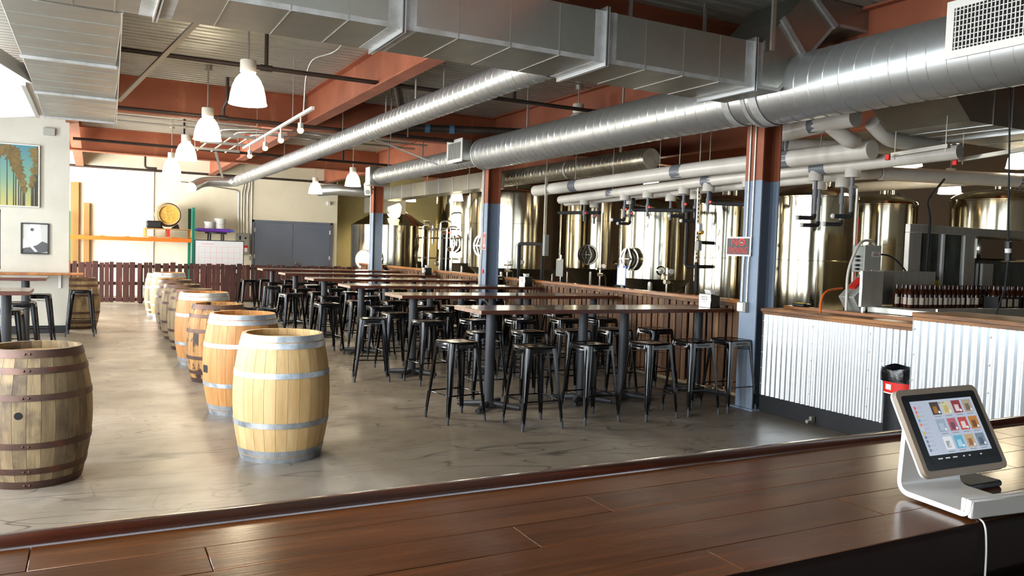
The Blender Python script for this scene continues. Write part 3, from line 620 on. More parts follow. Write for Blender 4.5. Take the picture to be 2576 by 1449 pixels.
# ------------------------------------------------------------------ slatted fences
SLATM = {}
def slat_mesh(kind, w, h, m, axis):
    k = (kind, round(w, 3), round(h, 3))
    if k not in SLATM:
        mb = MB()
        if axis == 'x': mb.cbox(-w / 2, w / 2, 0, 0.02, 0, h, 0.003)
        else: mb.cbox(0, 0.02, -w / 2, w / 2, 0, h, 0.003)
        SLATM[k] = mb.mesh(kind, m)
    return SLATM[k]
pf = thing('pallet_fence', 'dark red brown pallet wood fence before the cream far wall', 'fence', (3.0, 22, 0))
for z in (0.10, 0.50, 0.93): MB().box(-0.6, 6.55, 22.022, 22.06, z - 0.04, z + 0.04).build('fence_rail', M_slat, pf)
x = -0.55; i = 0
while x < 6.5:
    w = (0.10, 0.125, 0.14, 0.09)[(i * 7 + i // 3) % 4]; g = (0.045, 0.012, 0.055, 0.03, 0.008)[(i * 3 + i // 4) % 5]
    if x > 2.3: g *= 0.45
    put('slat', slat_mesh('pallet_slat', w, (0.985, 1.0, 0.975)[i % 3], M_slat, 'x'), pf, (x + w / 2 - 3.0, random.uniform(-0.004, 0.004), 0.035 + (0.012 if i % 4 == 0 else 0)))
    x += w + g; i += 1
for x in (-0.5, 1.05, 2.6, 4.2, 5.8): MB().box(x, x + 0.09, 22.06, 22.15, 0, 0.95).build('fence_post', M_slat, pf)
for n, (a, b, where) in enumerate(((6.62, 12.93, 'between the near and middle columns'), (13.27, 19.53, 'between the middle and far columns'), (19.87, 21.95, 'beyond the farthest column'))):
    rf = thing('slat_fence', 'brown stained slat fence with wooden cap %s' % where, 'fence', (6.7, (a + b) / 2, 0))
    for z in (0.15, 0.6, 1.0): MB().box(6.722, 6.76, a, b, z - 0.04, z + 0.04).build('fence_rail', M_slat, rf)
    MB().box(6.80, 6.815, a, b, 0.05, 1.08).build('shade_backing_panel', MATS.get('gap_shade_backing') or mat('gap_shade_backing', '1a110c', 0.8), rf)  # backing coloured near-black to paint the shade between the slats
    for yy in (a + 0.05, (a + b) / 2, b - 0.1): MB().box(6.76, 6.80, yy, yy + 0.06, 0, 1.06).build('fence_post', M_slat, rf)
    y = a + 0.01; i = 0
    while y < b - 0.08:
        w = (0.085, 0.10, 0.075, 0.11, 0.09)[(i * 3 + i // 5) % 5]; g = (0.022, 0.04, 0.014, 0.05)[(i * 5 + i // 3) % 4]
        if y + w > b: break
        put('slat', slat_mesh('fence_slat', w, (1.03, 1.02, 1.035)[i % 3], M_rslat, 'y'), rf, (random.uniform(-0.004, 0.004), y + w / 2 - (a + b) / 2, 0.05))
        y += w + g; i += 1
    k = max(1, round((b - a) / 2.1)); L_ = (b - a) / k
    for j in range(k):
        MB().cbox(6.655, 6.83, a + j * L_ + 0.001, a + (j + 1) * L_ - 0.001, 1.105, 1.145, 0.003).build('cap_board', M_cap, rf)
        MB().cbox(6.672, 6.695, a + j * L_ + 0.001, a + (j + 1) * L_ - 0.001, 1.065, 1.105, 0.002).build('trim_board', M_rslat, rf)

# ------------------------------------------------------------------ corrugated half walls beside the bar
def corrugated(x, y0, y1, z0, z1, p=0.0677, a=0.0105):
    m = MB(); n = int((y1 - y0) / p * 8); vs = []
    for i in range(n + 1):
        y = y0 + (y1 - y0) * i / n; xx = x + a * math.cos(2 * math.pi * (y - y0) / p)
        vs += [(xx, y, z0), (xx, y, z1), (xx + 0.003, y, z1), (xx + 0.003, y, z0)]
    m.add(vs, [(i * 4 + k, (i + 1) * 4 + k, (i + 1) * 4 + (k + 1) % 4, i * 4 + (k + 1) % 4) for i in range(n) for k in range(4)])
    return m
def half_wall(label, x, y0, y1, zc, sheets, capx, ctr):
    t = thing('corrugated_half_wall', label, 'half wall', (x, ctr, 0))
    MB().box(x + 0.03, x + 0.14, y0, y1, 0, zc).build('wall_core', M_base, t)
    MB().cbox(x + 0.004, x + 0.03, y0, y1, 0, 0.175, 0.003).build('kick_base', M_base, t)
    ys = [y0 + (y1 - y0) * k / sheets for k in range(sheets + 1)]
    for k in range(sheets):
        sh = corrugated(x + 0.014 - 0.002 * (k % 2), ys[k], ys[k + 1] + 0.02, 0.178, zc).build('corrugated_sheet', M_corr, t, 60)
        for j in range(5):
            z = 0.3 + (zc - 0.4) * j / 4
            MB().sphere((x + 0.003, ys[k + 1] - 0.01, z), 0.008, 8, 5).build('screw_head', M_steel, sh)
    MB().cbox(x - 0.035, capx, y0 - 0.02, y1, zc, zc + 0.035, 0.004).build('cap_board', M_cap2, t)
    MB().cbox(x - 0.01, x + 0.002, y0, y1, zc - 0.03, zc, 0.002).build('cap_trim', M_cap2, t)
    return t
hw1 = half_wall('corrugated steel half wall with knotty wood cap between column and trash can', 6.36, 4.30, 6.29, 1.075, 3, 6.62, 5.3)
MB().cbox(6.62, 6.74, 4.6, 6.25, 1.10, 1.14, 0.003).build('rear_ledge', M_cap, hw1)
hw2 = half_wall('taller corrugated steel half wall at the right edge', 5.82, 2.3, 4.13, 1.215, 3, 6.4, 3.3)
MB().box(5.85, 6.35, 4.115, 4.13, 0, 1.215).build('end_panel', M_base, hw2)
tag(MB().box(6.30, 6.35, 5.52, 5.55, 0.03, 0.09).cyl((6.30, 5.535, 0.045), (6.25, 5.535, 0.045), 0.018, n=10).build('floor_bracket', M_cond), 'small chrome bracket at the black base of the corrugated wall', 'bracket')

# ------------------------------------------------------------------ bar counter
bar = thing('bar_counter', 'glossy dark brown plank bar counter in the foreground', 'bar counter', (1.5, 1.45, 0))
edges = [1.112, 1.235, 1.375, 1.505, 1.632, 1.758]
cuts = [[-2.0, -0.4, 1.115, 2.6, 4.6], [-2.0, 0.35, 1.673, 3.1, 4.6], [-2.0, -0.55, 0.812, 2.45, 4.6], [-2.0, 0.2, 1.08, 2.75, 4.6], [-2.0, -0.1, 1.5, 2.9, 4.6]]
for i in range(5):
    for j in range(4):
        MB().cbox(cuts[i][j] + 0.0006, cuts[i][j + 1] - 0.0006, edges[i] + 0.0005, edges[i + 1] - 0.0005, 1.018, 1.04, 0.0012).build('plank', M_bar, bar)
prof = [(1.758, 1.0), (1.758, 1.041), (1.768, 1.052), (1.785, 1.058), (1.81, 1.058), (1.835, 1.050), (1.848, 1.035), (1.848, 1.010), (1.835, 0.998)]
MB().prism(prof, 'x', -2.0, 4.6).build('nosing', M_nose, bar, 50)
MB().prism([(1.112, 1.015), (1.112, 1.036), (1.108, 1.040), (1.098, 1.038), (1.092, 1.028), (1.090, 0.93), (1.112, 0.93)], 'x', -2.0, 4.6).build('front_edge', M_apron, bar, 50)
MB().box(-2.0, 4.6, 1.112, 1.758, 0.95, 1.0175).build('substrate', M_apron, bar)
MB().box(-2.0, 4.6, 1.55, 1.62, 0, 0.95).build('front_panel', M_apron, bar)
MB().cbox(-2.0, 4.6, 0.95, 1.5, 0.60, 0.63, 0.003).build('under_shelf', M_apron, bar)

# ------------------------------------------------------------------ long tables
def make_table(label, x0, x1, y0, d=0.66, legs=(0.27, 0.27), side='left'):
    t = thing('bar_table', label, 'table', ((x0 + x1) / 2, y0 + d / 2, 0))
    top = MB().cbox(x0, x1 - 0.001, y0, y0 + d, 0.997, 1.04, 0.003).build('table_top', M_ttop, t)
    MB().box(x0, x1 - 0.001, y0 - 0.0025, y0 - 0.0002, 0.999, 1.036).build('edge_band', M_tedge, top)
    if side == 'left':
        for k in range(8):
            MB().box(x0 - 0.003, x0 - 0.0002, y0 + d * k / 8 + 0.001, y0 + d * (k + 1) / 8 - 0.001, 0.999, 1.037).build('end_grain_block', M_tend, top)
    for x in (x0 + legs[0], x1 - legs[1]):
        y = y0 + d / 2
        MB().cyl((x, y, 0.03), (x, y, 0.99), 0.052, n=20).build('pedestal', M_iron, t)
        MB().box(x - 0.16, x + 0.16, y - 0.16, y + 0.16, 0.985, 0.997).build('top_plate', M_iron, t)
        b = MB().lathe([(0.001, 0.085), (0.055, 0.085), (0.07, 0.06), (0.09, 0.035), (0.09, 0.02)], 20, (x, y, 0)).build('base_hub', M_iron, t)
        for a in (45, 135, 225, 315):
            ca, sa = math.cos(R(a)), math.sin(R(a))
            MB().tube([(x + ca * 0.05, y + sa * 0.05, 0.05), (x + ca * 0.2, y + sa * 0.2, 0.036), (x + ca * 0.3, y + sa * 0.3, 0.028), (x + ca * 0.34, y + sa * 0.34, 0.026)], [0.032, 0.028, 0.024, 0.026], 8).build('base_arm', M_iron, b)
    return t
TY = [7.03, 9.29, 11.52, 13.72, 16.0, 18.35]
rowname = ['nearest', 'second', 'third', 'fourth', 'fifth', 'farthest']
for k, y0 in enumerate(TY):
    make_table('dark wood bar table, left half of the %s long row' % rowname[k], 3.38, 5.05, y0)
    make_table('dark wood bar table, right half of the %s long row by the fence' % rowname[k], 5.05, 6.61, y0, side='none', legs=(0.275, 0.2))
make_table('wooden bar table at the left edge, closer one', -2.0, -0.575, 9.8, d=0.7, side='none', legs=(0.3, 0.24))
make_table('wooden bar table at the left edge, farther one', -2.0, -0.56, 12.9, d=0.7, side='none', legs=(0.3, 0.27))

# ------------------------------------------------------------------ bar stools
def make_stool():
    t = thing('bar_stool', 'x', 'stool', (0, 0, 0), group='black metal bar stools')
    # seat: pressed pan with rounded corners, rolled rim and a grip slot
    def rr(h, r, z, n=5):
        out = []
        for cx, cy, a0 in ((h - r, h - r, 0), (-h + r, h - r, 90), (-h + r, -h + r, 180), (h - r, -h + r, 270)):
            for i in range(n): a = R(a0 + 90 * i / (n - 1)); out.append((cx + r * math.cos(a), cy + r * math.sin(a), z))
        return out
    def slot(z, n=5):
        out = []
        for cx, cy, a0 in ((0.035, 0.006, 0), (-0.035, 0.006, 90), (-0.035, -0.006, 180), (0.035, -0.006, 270)):
            for i in range(n): a = R(a0 + 90 * i / (n - 1)); out.append((cx + 0.012 * math.cos(a), cy + 0.012 * math.sin(a), z))
        return out
    loops = [rr(0.166, 0.035, 0.700), rr(0.161, 0.035, 0.735), rr(0.158, 0.035, 0.752), rr(0.152, 0.034, 0.760), rr(0.140, 0.032, 0.756), rr(0.10, 0.03, 0.754), slot(0.756), slot(0.745)]
    vs = [p for l in loops for p in l]; n = 20; fs = []
    for k in range(len(loops) - 1):
        for i in range(n): fs.append((k * n + i, k * n + (i + 1) % n, (k + 1) * n + (i + 1) % n, (k + 1) * n + i))
    sm = MB().add(vs, fs)
    # underside skin so the skirt has thickness
    inner = [rr(0.166, 0.035, 0.700), rr(0.162, 0.034, 0.700), rr(0.150, 0.034, 0.742), slot(0.744)]
    vs = [p for l in inner for p in l]; fs = []
    for k in range(3):
        for i in range(n): fs.append((k * n + i, (k + 1) * n + i, (k + 1) * n + (i + 1) % n, k * n + (i + 1) % n))
    sm.add(vs, fs)
    for sx, sy, ax in ((0, 1, 'x'), (0, -1, 'x'), (1, 0, 'y'), (-1, 0, 'y')):     # raised panel in each skirt side
        a = 0.1625
        if ax == 'x': sm.box(-0.085, 0.085, sy * a - 0.002, sy * a + 0.002, 0.708, 0.732)
        else: sm.box(sx * a - 0.002, sx * a + 0.002, -0.085, 0.085, 0.708, 0.732)
    local('seat', sm, M_stool, t, 30)
    lv = [(0.745, 0.160, 0.062), (0.70, 0.166, 0.060), (0.5, 0.182, 0.052), (0.27, 0.198, 0.040), (0.06, 0.213, 0.027)]
    for sx in (1, -1):
        for sy in (1, -1):
            vs = []; fs = []; m = 0
            for z, o, w in lv:
                c = min(0.03, w * 0.55); th = 0.006
                sec = [(o - w, o), (o - c, o), (o - c * 0.62, o - c * 0.10), (o - c * 0.29, o - c * 0.29), (o - c * 0.10, o - c * 0.62), (o, o - c), (o, o - w), (o - th, o - w), (o - th, o - c), (o - c * 0.5, o - c * 0.5), (o - c, o - th), (o - w, o - th)]
                m = len(sec); vs += [(sx * a, sy * b, z) for a, b in sec]
            for k in range(len(lv) - 1):
                for i in range(m): fs.append((k * m + i, k * m + (i + 1) % m, (k + 1) * m + (i + 1) % m, (k + 1) * m + i))
            fs += [tuple(range(m)), tuple(range((len(lv) - 1) * m, len(lv) * m))]
            mb = MB().add(vs, fs)
            # pressed rib down the outer corner
            mb.tube([(sx * 0.1935, sy * 0.1935, 0.26), (sx * 0.206, sy * 0.206, 0.10)], 0.006, 6)
            leg = local('leg', mb, M_stool, t, 30)
            o = 0.205
            local('foot', MB().cyl((sx * 0.202, sy * 0.202, 0.075), (sx * 0.207, sy * 0.207, 0.0), 0.0155, 0.0135, n=10), M_rubber, leg)
    for a, b in (((1, 1), (1, -1)), ((1, -1), (-1, -1)), ((-1, -1), (-1, 1)), ((-1, 1), (1, 1))):
        o = 0.187
        p = [Vector((a[0] * o, a[1] * o, 0.262)), Vector((b[0] * o, b[1] * o, 0.262))]
        local('foot_rail', MB().tube([p[0].lerp(p[1], f_) for f_ in (0.06, 0.2, 0.24, 0.76, 0.8, 0.94)], [0.006, 0.009, 0.007, 0.007, 0.009, 0.006], 8), M_stool, t)
    local('under_brace', MB().beam((-0.155, -0.155, 0.665), (0.155, 0.155, 0.665), 0.018, 0.004).beam((-0.155, 0.155, 0.660), (0.155, -0.155, 0.660), 0.018, 0.004), M_stool, t)
    return t
proto = make_stool(); used = [False]
def stool(x, y, label, rz=None):
    rz = random.uniform(-7, 7) if rz is None else rz
    if not used[0]:
        used[0] = True; proto.location = (x, y, 0); proto.rotation_euler = (0, 0, R(rz)); proto['label'] = label; return proto
    return dup(proto, (x, y, 0), R(rz), label)
FRONT = [[(3.67, 6.47), (4.34, 6.52), (5.0, 6.45), (5.58, 6.48), (6.12, 6.5)],
         [(3.62, 9.0), (4.28, 9.07), (4.91, 9.05), (5.57, 9.03), (6.15, 9.02)],
         [(3.73, 11.2), (4.37, 11.17), (4.94, 11.27), (5.6, 11.2), (6.15, 11.22)],
         [(3.56, 13.4), (4.28, 13.5), (4.95, 13.42), (5.6, 13.45), (6.15, 13.4)],
         [(3.64, 15.72), (4.3, 15.75), (4.95, 15.65), (5.6, 15.7), (6.1, 15.7)],
         [(3.6, 18.1), (4.2, 18.12), (4.8, 18.1), (5.4, 18.08)]]
BACK = [[(3.74, 7.70), (4.29, 7.69), (4.86, 7.70), (5.45, 7.71), (6.0, 7.66)],
        [(3.59, 10.1), (4.22, 10.17), (4.9, 10.1), (5.5, 10.12), (6.1, 10.1)],
        [(3.75, 12.34), (4.33, 12.34), (4.92, 12.33), (5.64, 12.4), (6.13, 12.32)],
        [(3.68, 14.6), (4.32, 14.62), (4.95, 14.6), (5.6, 14.6)],
        [(3.62, 16.98), (4.16, 17.0), (4.8, 17.0), (5.5, 17.0)],
        [(3.68, 19.6), (4.20, 19.46), (4.78, 19.5)]]
ENDS = [(3.1, 6.97), (3.04, 9.40), (3.12, 11.84), (3.08, 14.11), (3.2, 16.4), (3.22, 19.2)]
for k in range(6):
    stool(*ENDS[k], 'black metal bar stool at the open left end of the %s long table row' % rowname[k], (8, -14, 5, 12, -8, 4)[k])
    for side, rows in (('near', FRONT), ('far', BACK)):
        for j, (x, y) in enumerate(rows[k]):
            stool(x, y, 'black metal stool, %s from left, %s side of the %s table row' % (ORD[j], side, rowname[k]))
for x, y, lab in ((-0.15, 14.93, 'lone black metal bar stool beside the partition wall corner'), (-0.80, 12.1, 'black metal stool in front of the farther left table'), (-0.70, 13.75, 'black metal stool against the partition behind the farther left table'), (-0.88, 10.95, 'black metal stool behind the closer left table'), (-0.98, 9.35, 'black metal stool in front of the closer left table')):
    stool(x, y, lab)

# ------------------------------------------------------------------ barrels
def bprof(z, H, rh, rb):
    t = (2 * z / H - 1); return rb - (rb - rh) * abs(t) ** 2.05
BM = {}
NST = 26
def barrel_meshes(key, H, rh, rb):
    if key in BM: return BM[key]
    zs = [H * i / 12 for i in range(13)]; da = 2 * math.pi / NST; g = 0.003
    outer = [(bprof(z, H, rh, rb), z) for z in zs]; th = 0.026
    prof = outer + [(r - th, z) for r, z in reversed(outer)]
    st = MB().lathe(prof, 2, a0=-da / 2 + g, a1=da / 2 - g, close=True)
    n = len(prof); st.f += [tuple(range(n)), tuple(range(2 * n, 3 * n))]
    BM[key] = st; return st
def barrel(name, label, x, y, wood, hoop, kind, rot=0.0, hoops=None, rivets=False, bung=None, matrix=None):
    H, rh, rb = (0.95, 0.295, 0.362) if kind == 'wine' else (0.90, 0.275, 0.345)
    t = thing(name, label, 'barrel', (x, y, 0), rot, group='oak barrels')
    key = (kind, wood.name, 'stave')
    if key not in BM: BM[key] = barrel_meshes(kind, H, rh, rb).mesh('stave', wood, 30)
    for i in range(NST): put('stave', BM[key], t, (0, 0, 0), 2 * math.pi * i / NST)
    if hoops is None:
        hoops = ((0.0, 0.045), (0.052, 0.095), (0.27, 0.31), (0.64, 0.68), (0.855, 0.898), (0.905, 0.95)) if kind == 'wine' else ((0.0, 0.05), (0.10, 0.14), (0.27, 0.31), (0.58, 0.62), (0.75, 0.79), (0.85, 0.90))
    for z0, z1 in hoops:
        k2 = (kind, hoop.name, z0)
        if k2 not in BM:
            q = 0.004; zz = [z0 + (z1 - z0) * i / 3 for i in range(4)]
            pr = [(bprof(z, H, rh, rb) + q, z) for z in zz] + [(bprof(z, H, rh, rb) - 0.001, z) for z in reversed(zz)]
            BM[k2] = MB().lathe(pr, 52, close=True).mesh('hoop', hoop)
        ho = put('hoop', BM[k2], t, (0, 0, 0))
        if rivets:
            for a in (-1.62, -1.72):
                zc = (z0 + z1) / 2; r_ = bprof(zc, H, rh, rb) + 0.004
                put('rivet', MB().sphere((r_ * math.cos(a - rot), r_ * math.sin(a - rot), zc), 0.008, 8, 5).mesh('rivet', hoop), ho, (0, 0, 0))
    rr_ = rh - 0.028; n = 6
    for i in range(n):
        k3 = (kind, 'head', i)
        if k3 not in BM:
            a = -rr_ + 2 * rr_ * i / n + 0.001; b = -rr_ + 2 * rr_ * (i + 1) / n - 0.001; pts = []
            for s_ in range(9):
                yy = a + (b - a) * s_ / 8; pts.append((math.sqrt(max(0, rr_ * rr_ - yy * yy)), yy))
            for s_ in range(9):
                yy = b + (a - b) * s_ / 8; pts.append((-math.sqrt(max(0, rr_ * rr_ - yy * yy)), yy))
            BM[k3] = MB().prism(pts, 'z', H - 0.075, H - 0.05).mesh('head_board', M_head)
        put('head_board', BM[k3], t, (0, 0, 0))
    k4 = (kind, 'bottom')
    if k4 not in BM: BM[k4] = MB().cyl((0, 0, 0.03), (0, 0, 0.05), rr_, n=32).mesh('bottom_head', M_head)
    put('bottom_head', BM[k4], t, (0, 0, 0))
    if bung:
        a, zc = bung; r_ = bprof(zc, H, rh, rb)
        put('bung_hole', MB().cyl(((r_ - 0.02) * math.cos(a - rot), (r_ - 0.02) * math.sin(a - rot), zc), ((r_ + 0.0012) * math.cos(a - rot), (r_ + 0.0012) * math.sin(a - rot), zc), 0.024, n=16).mesh('bung_hole', M_dark), t, (0, 0, 0))
    return t
barrel('oak_barrel', 'pale oak barrel with galvanized hoops, nearest in the row', 1.31, 6.25, M_oakA, M_hoopG, 'wine', 0.4)
b2 = barrel('oak_barrel', 'orange oak barrel with a black patch, second in the row', 1.30, 8.02, M_oakB, M_hoopG, 'wine', 1.1)
put('black_patch', MB().lathe([(0.365, 0.40), (0.366, 0.47)], 3, a0=R(-172) - 1.1, a1=R(-158) - 1.1).mesh('black_patch', M_signk), b2, (0, 0, 0))
barrel('oak_barrel', 'blotchy dark stained barrel, third in the row', 1.32, 9.9, M_oakD, M_hoopR, 'whisky', 0.2)
barrel('oak_barrel', 'orange barrel with bright white hoops, fourth in the row', 1.33, 11.3, M_oakB, M_hoopG, 'wine', 0.8)
barrel('oak_barrel', 'grey brown barrel just behind the white hooped one, fifth in the row', 1.35, 12.9, M_oakC, M_hoopR, 'whisky', 0.3)
barrel('oak_barrel', 'weathered grey barrel, sixth in the row', 1.34, 14.25, M_oakC, M_hoopR, 'whisky', 1.3)
barrel('oak_barrel', 'dark weathered barrel, seventh in the row', 1.36, 15.8, M_oakC, M_hoopR, 'whisky', 0.9)
barrel('oak_barrel', 'pale barrel with light hoops, eighth in the row', 1.42, 17.9, M_oakB, M_hoopG, 'wine', 0.1)
barrel('oak_barrel', 'pale brown barrel at the far end of the row', 1.34, 18.75, M_oakC, M_hoopG, 'whisky', 0.5)
barrel('oak_barrel', 'weathered whisky barrel with rusty hoops and bung hole, lower left', -0.33, 6.2, M_oakC, M_hoopR, 'whisky', 0.15, rivets=True, bung=(-1.79, 0.49))
barrel('oak_barrel', 'dark oak barrel under the shelf end behind the partition', -0.20, 16.2, M_oakC, M_hoopR, 'whisky', 0.6)

# ------------------------------------------------------------------ bins, napkin dispensers
def trash_can(label, x, y, h, r, red=False):
    t = thing('trash_can', label, 'trash can', (x, y, 0))
    local('can_body', MB().lathe([(0.001, 0.01), (r * 0.78, 0.0), (r * 0.8, 0.02), (r * 0.97, h - 0.02), (r, h - 0.015), (r, h), (r * 0.94, h), (r * 0.75, 0.05), (0.001, 0.05)], 32), M_bin, t)
    pts = []
    m = MB(); n = 36
    vs = []
    for k, (rr_, z) in enumerate(((r * 0.90, h - 0.18), (r * 0.95, h - 0.02), (r * 1.02, h + 0.012), (r * 1.045, h - 0.02), (r * 1.03, h - 0.09))):
        for i in range(n):
            a = 2 * math.pi * i / n; q = 1 + (0.02 * math.sin(7 * a + k) + 0.012 * math.sin(13 * a)) * (0.5 + 0.3 * k)
            vs.append((rr_ * q * math.cos(a), rr_ * q * math.sin(a), z + 0.012 * math.sin(5 * a + k)))
    m.add(vs, [(k * n + i, k * n + (i + 1) % n, (k + 1) * n + (i + 1) % n, (k + 1) * n + i) for k in range(4) for i in range(n)])
    local('bin_liner', m, M_liner, t, 60)
    if red:
        local('red_label', MB().lathe([(r * 0.957, h - 0.19), (r * 0.975, h - 0.10)], 16, a0=R(150), a1=R(275)), M_redp, t)
        local('label_strip', MB().lathe([(r * 0.956, h - 0.20), (r * 0.959, h - 0.19)], 16, a0=R(150), a1=R(275)), M_paper, t)
        local('label_print', MB().lathe([(r * 0.968, h - 0.165), (r * 0.977, h - 0.12)], 6, a0=R(160), a1=R(178)), M_paper, t)
    else:
        local('handle', MB().tube(fillet([(r * 0.95, -0.06, h - 0.10), (r * 1.25, -0.05, h - 0.02), (r * 1.3, 0, h + 0.05)], 0.05), 0.016, 8), M_liner, t)
    return t
trash_can('round black trash can with liner beside the barrel row', 2.1, 11.75, 0.68, 0.25)
trash_can('grey black trash can with red label before the corrugated wall', 6.11, 4.37, 0.74, 0.20, True)
def napkin(x, y, label, rz):
    t = thing('napkin_dispenser', label, 'napkin dispenser', (x, y, 1.0405), R(rz))
    local('dispenser_body', MB().cbox(-0.075, 0.075, -0.095, 0.095, 0, 0.155, 0.008), M_black, t)
    local('face_plate', MB().cbox(-0.084, -0.075, -0.092, 0.092, 0.0, 0.158, 0.004), M_steel, t)
    c = local('sign_card', MB().box(-0.087, -0.0842, -0.035, 0.055, 0.045, 0.145), M_paper, t)
    def lt(body, size, z):
        cu = bpy.data.curves.new('lettering', 'FONT'); cu.body = body; cu.size = size; cu.align_x = 'CENTER'; cu.align_y = 'CENTER'; cu.extrude = 0.0003
        o = bpy.data.objects.new('lettering', cu); COL.objects.link(o)
        me = bpy.data.meshes.new_from_object(o.evaluated_get(bpy.context.evaluated_depsgraph_get())); bpy.data.objects.remove(o)
        me.transform(face((-0.0874, 0.01, z), (0, -1, 0), (0, 0, 1))); me.materials.clear(); me.materials.append(M_signk); put('lettering', me, c, (0, 0, 0))
    lt('SANTA', 0.027, 0.122); lt('MONICA', 0.023, 0.095); lt('BREW WORKS', 0.009, 0.066)
    local('napkin', MB().add([(-0.02, -0.05, 0.15), (0.02, -0.05, 0.15), (0.03, 0.05, 0.15), (-0.02, 0.05, 0.15), (-0.05, -0.045, 0.20), (0.02, -0.06, 0.215), (0.05, 0.04, 0.205), (-0.03, 0.06, 0.21)],
          [(0, 1, 5, 4), (1, 2, 6, 5), (2, 3, 7, 6), (3, 0, 4, 7), (4, 5, 6, 7), (3, 2, 1, 0)]), M_paper, t, 80)
    return t
napkin(6.46, 7.24, 'napkin dispenser with white card on the nearest long table', 6)
napkin(6.52, 11.86, 'napkin dispenser with white card on the third long table', 4)
napkin(6.48, 16.3, 'napkin dispenser with white card on the fifth long table', 0)

# ------------------------------------------------------------------ left wall items
sh = thing('wall_shelf', 'narrow brown drink ledge on the partition wall', 'shelf', (-1.2, 15.2, 0.98))
MB().cbox(-3.1, -0.12, 15.0, 15.334, 0.985, 1.02, 0.004).build('ledge_board', M_cap, sh)
for x in (-0.47, -2.2): MB().box(x - 0.02, x + 0.02, 15.322, 15.334, 0.76, 0.985).box(x - 0.02, x + 0.02, 15.08, 15.322, 0.973, 0.985).build('bracket', M_wht, sh)
pt = thing('palm_painting', 'large canvas painting of tall palms on the partition wall', 'painting', (-1.3, 15.32, 2.08))
cv = MB().cbox(-2.05, -0.765, 15.30, 15.349, 2.085, 3.10, 0.003).build('canvas', M_wht, pt)
skm = bpy.data.materials.new('painted_sky'); skm.use_nodes = True
_n = skm.node_tree.nodes; _l = skm.node_tree.links; _t = _n.new('ShaderNodeTexCoord'); _s = _n.new('ShaderNodeSeparateXYZ'); _r_ = _n.new('ShaderNodeValToRGB'); _mr = _n.new('ShaderNodeMapRange')
_l.new(_t.outputs['Object'], _s.inputs[0]); _l.new(_s.outputs[2], _mr.inputs[0]); _mr.inputs[1].default_value = 2.1; _mr.inputs[2].default_value = 3.1; _l.new(_mr.outputs[0], _r_.inputs[0])
_r_.color_ramp.elements[0].color = lin('a8a35c'); _r_.color_ramp.elements[1].color = lin('3f7684'); _e = _r_.color_ramp.elements.new(0.45); _e.color = lin('6a8f78')
_l.new(_r_.outputs[0], _n['Principled BSDF'].inputs['Base Color']); _n['Principled BSDF'].inputs['Roughness'].default_value = 0.6
MB().box(-2.04, -0.785, 15.2985, 15.3, 2.10, 3.085).build('painted_sky', skm, cv)
random.seed(3)
PK = [0]
def palm(x, z0, z1, r):
    PK[0] += 1; yo = 15.2985 - 0.0008 * PK[0]
    MB().prism([(x - 0.008, z0), (x + 0.008, z0), (x + 0.004, z1), (x - 0.004, z1)], 'y', yo - 0.0003, yo).build('painted_trunk', M_trunk, cv)
    pts = []
    for i in range(22):
        a = 2 * math.pi * i / 22; q = r * 1.1 * (1.0 if i % 2 else 0.65) * random.uniform(0.8, 1.15)
        pts.append((x + q * 0.8 * math.cos(a), z1 - r * 0.3 + q * (1.25 if math.sin(a) < 0 else 0.7) * math.sin(a)))
    pts = [(min(max(px, -2.03), -0.79), min(max(pz, 2.11), 3.08)) for px, pz in pts]
    MB().prism(pts, 'y', yo - 0.0006, yo - 0.0003).build('painted_palm_crown', M_palm, cv)
for x, z1, r in ((-1.32, 3.02, 0.10), (-1.22, 3.06, 0.13), (-1.13, 3.0, 0.15), (-1.10, 2.86, 0.13), (-1.06, 2.74, 0.11), (-1.03, 2.62, 0.09), (-1.0, 2.50, 0.075), (-0.98, 2.40, 0.06), (-0.82, 3.03, 0.12), (-0.80, 2.87, 0.10), (-0.83, 2.72, 0.09), (-0.86, 2.58, 0.075), (-0.88, 2.47, 0.06), (-1.45, 3.0, 0.13), (-1.6, 2.95, 0.13), (-1.75, 2.85, 0.12), (-1.9, 2.9, 0.12)): palm(x, 2.105, z1, r)
fp = thing('framed_print', 'small black framed grey print below the palm painting', 'picture', (-0.83, 15.33, 1.32))
fm = MB()
for a in ((-1.03, -1.01, 1.32, 1.83), (-0.65, -0.63, 1.32, 1.83), (-1.01, -0.65, 1.32, 1.34), (-1.01, -0.65, 1.81, 1.83)): fm.box(a[0], a[1], 15.315, 15.349, a[2], a[3])
fm.build('picture_frame', M_black, fp)
pr_ = MB().box(-1.01, -0.65, 15.335, 15.345, 1.34, 1.81).build('print_sheet', mat('print_grey', 'b9bbb9', 0.5), fp)
MB().prism([(-0.94, 1.60), (-0.90, 1.81), (-0.76, 1.81), (-0.73, 1.50), (-0.86, 1.42)], 'y', 15.3342, 15.335).build('print_white_shape', M_paper, pr_)
MB().prism([(-1.01, 1.34), (-1.01, 1.41), (-0.9, 1.43), (-0.8, 1.47), (-0.73, 1.53), (-0.65, 1.50), (-0.65, 1.36), (-0.75, 1.34)], 'y', 15.3335, 15.3342).build('print_hill', mat('print_dark_grey', '4c4e50', 0.5), pr_)
MB().prism([(-1.01, 1.40), (-1.01, 1.58), (-0.9, 1.50), (-0.79, 1.36), (-0.83, 1.355), (-0.92, 1.46)], 'y', 15.3328, 15.3335).build('print_road', mat('print_pale_grey', 'd5d7d6', 0.5), pr_)
MB().cyl((-0.87, 15.333, 1.72), (-0.87, 15.3335, 1.72), 0.028, n=18).build('print_dark_spot', MATS['print_dark_grey'], pr_)
tag(MB().cbox(-0.72, -0.55, 15.29, 15.349, 3.28, 3.40, 0.004).build('junction_box', M_ebox), 'grey junction box on the partition under the ceiling', 'box')

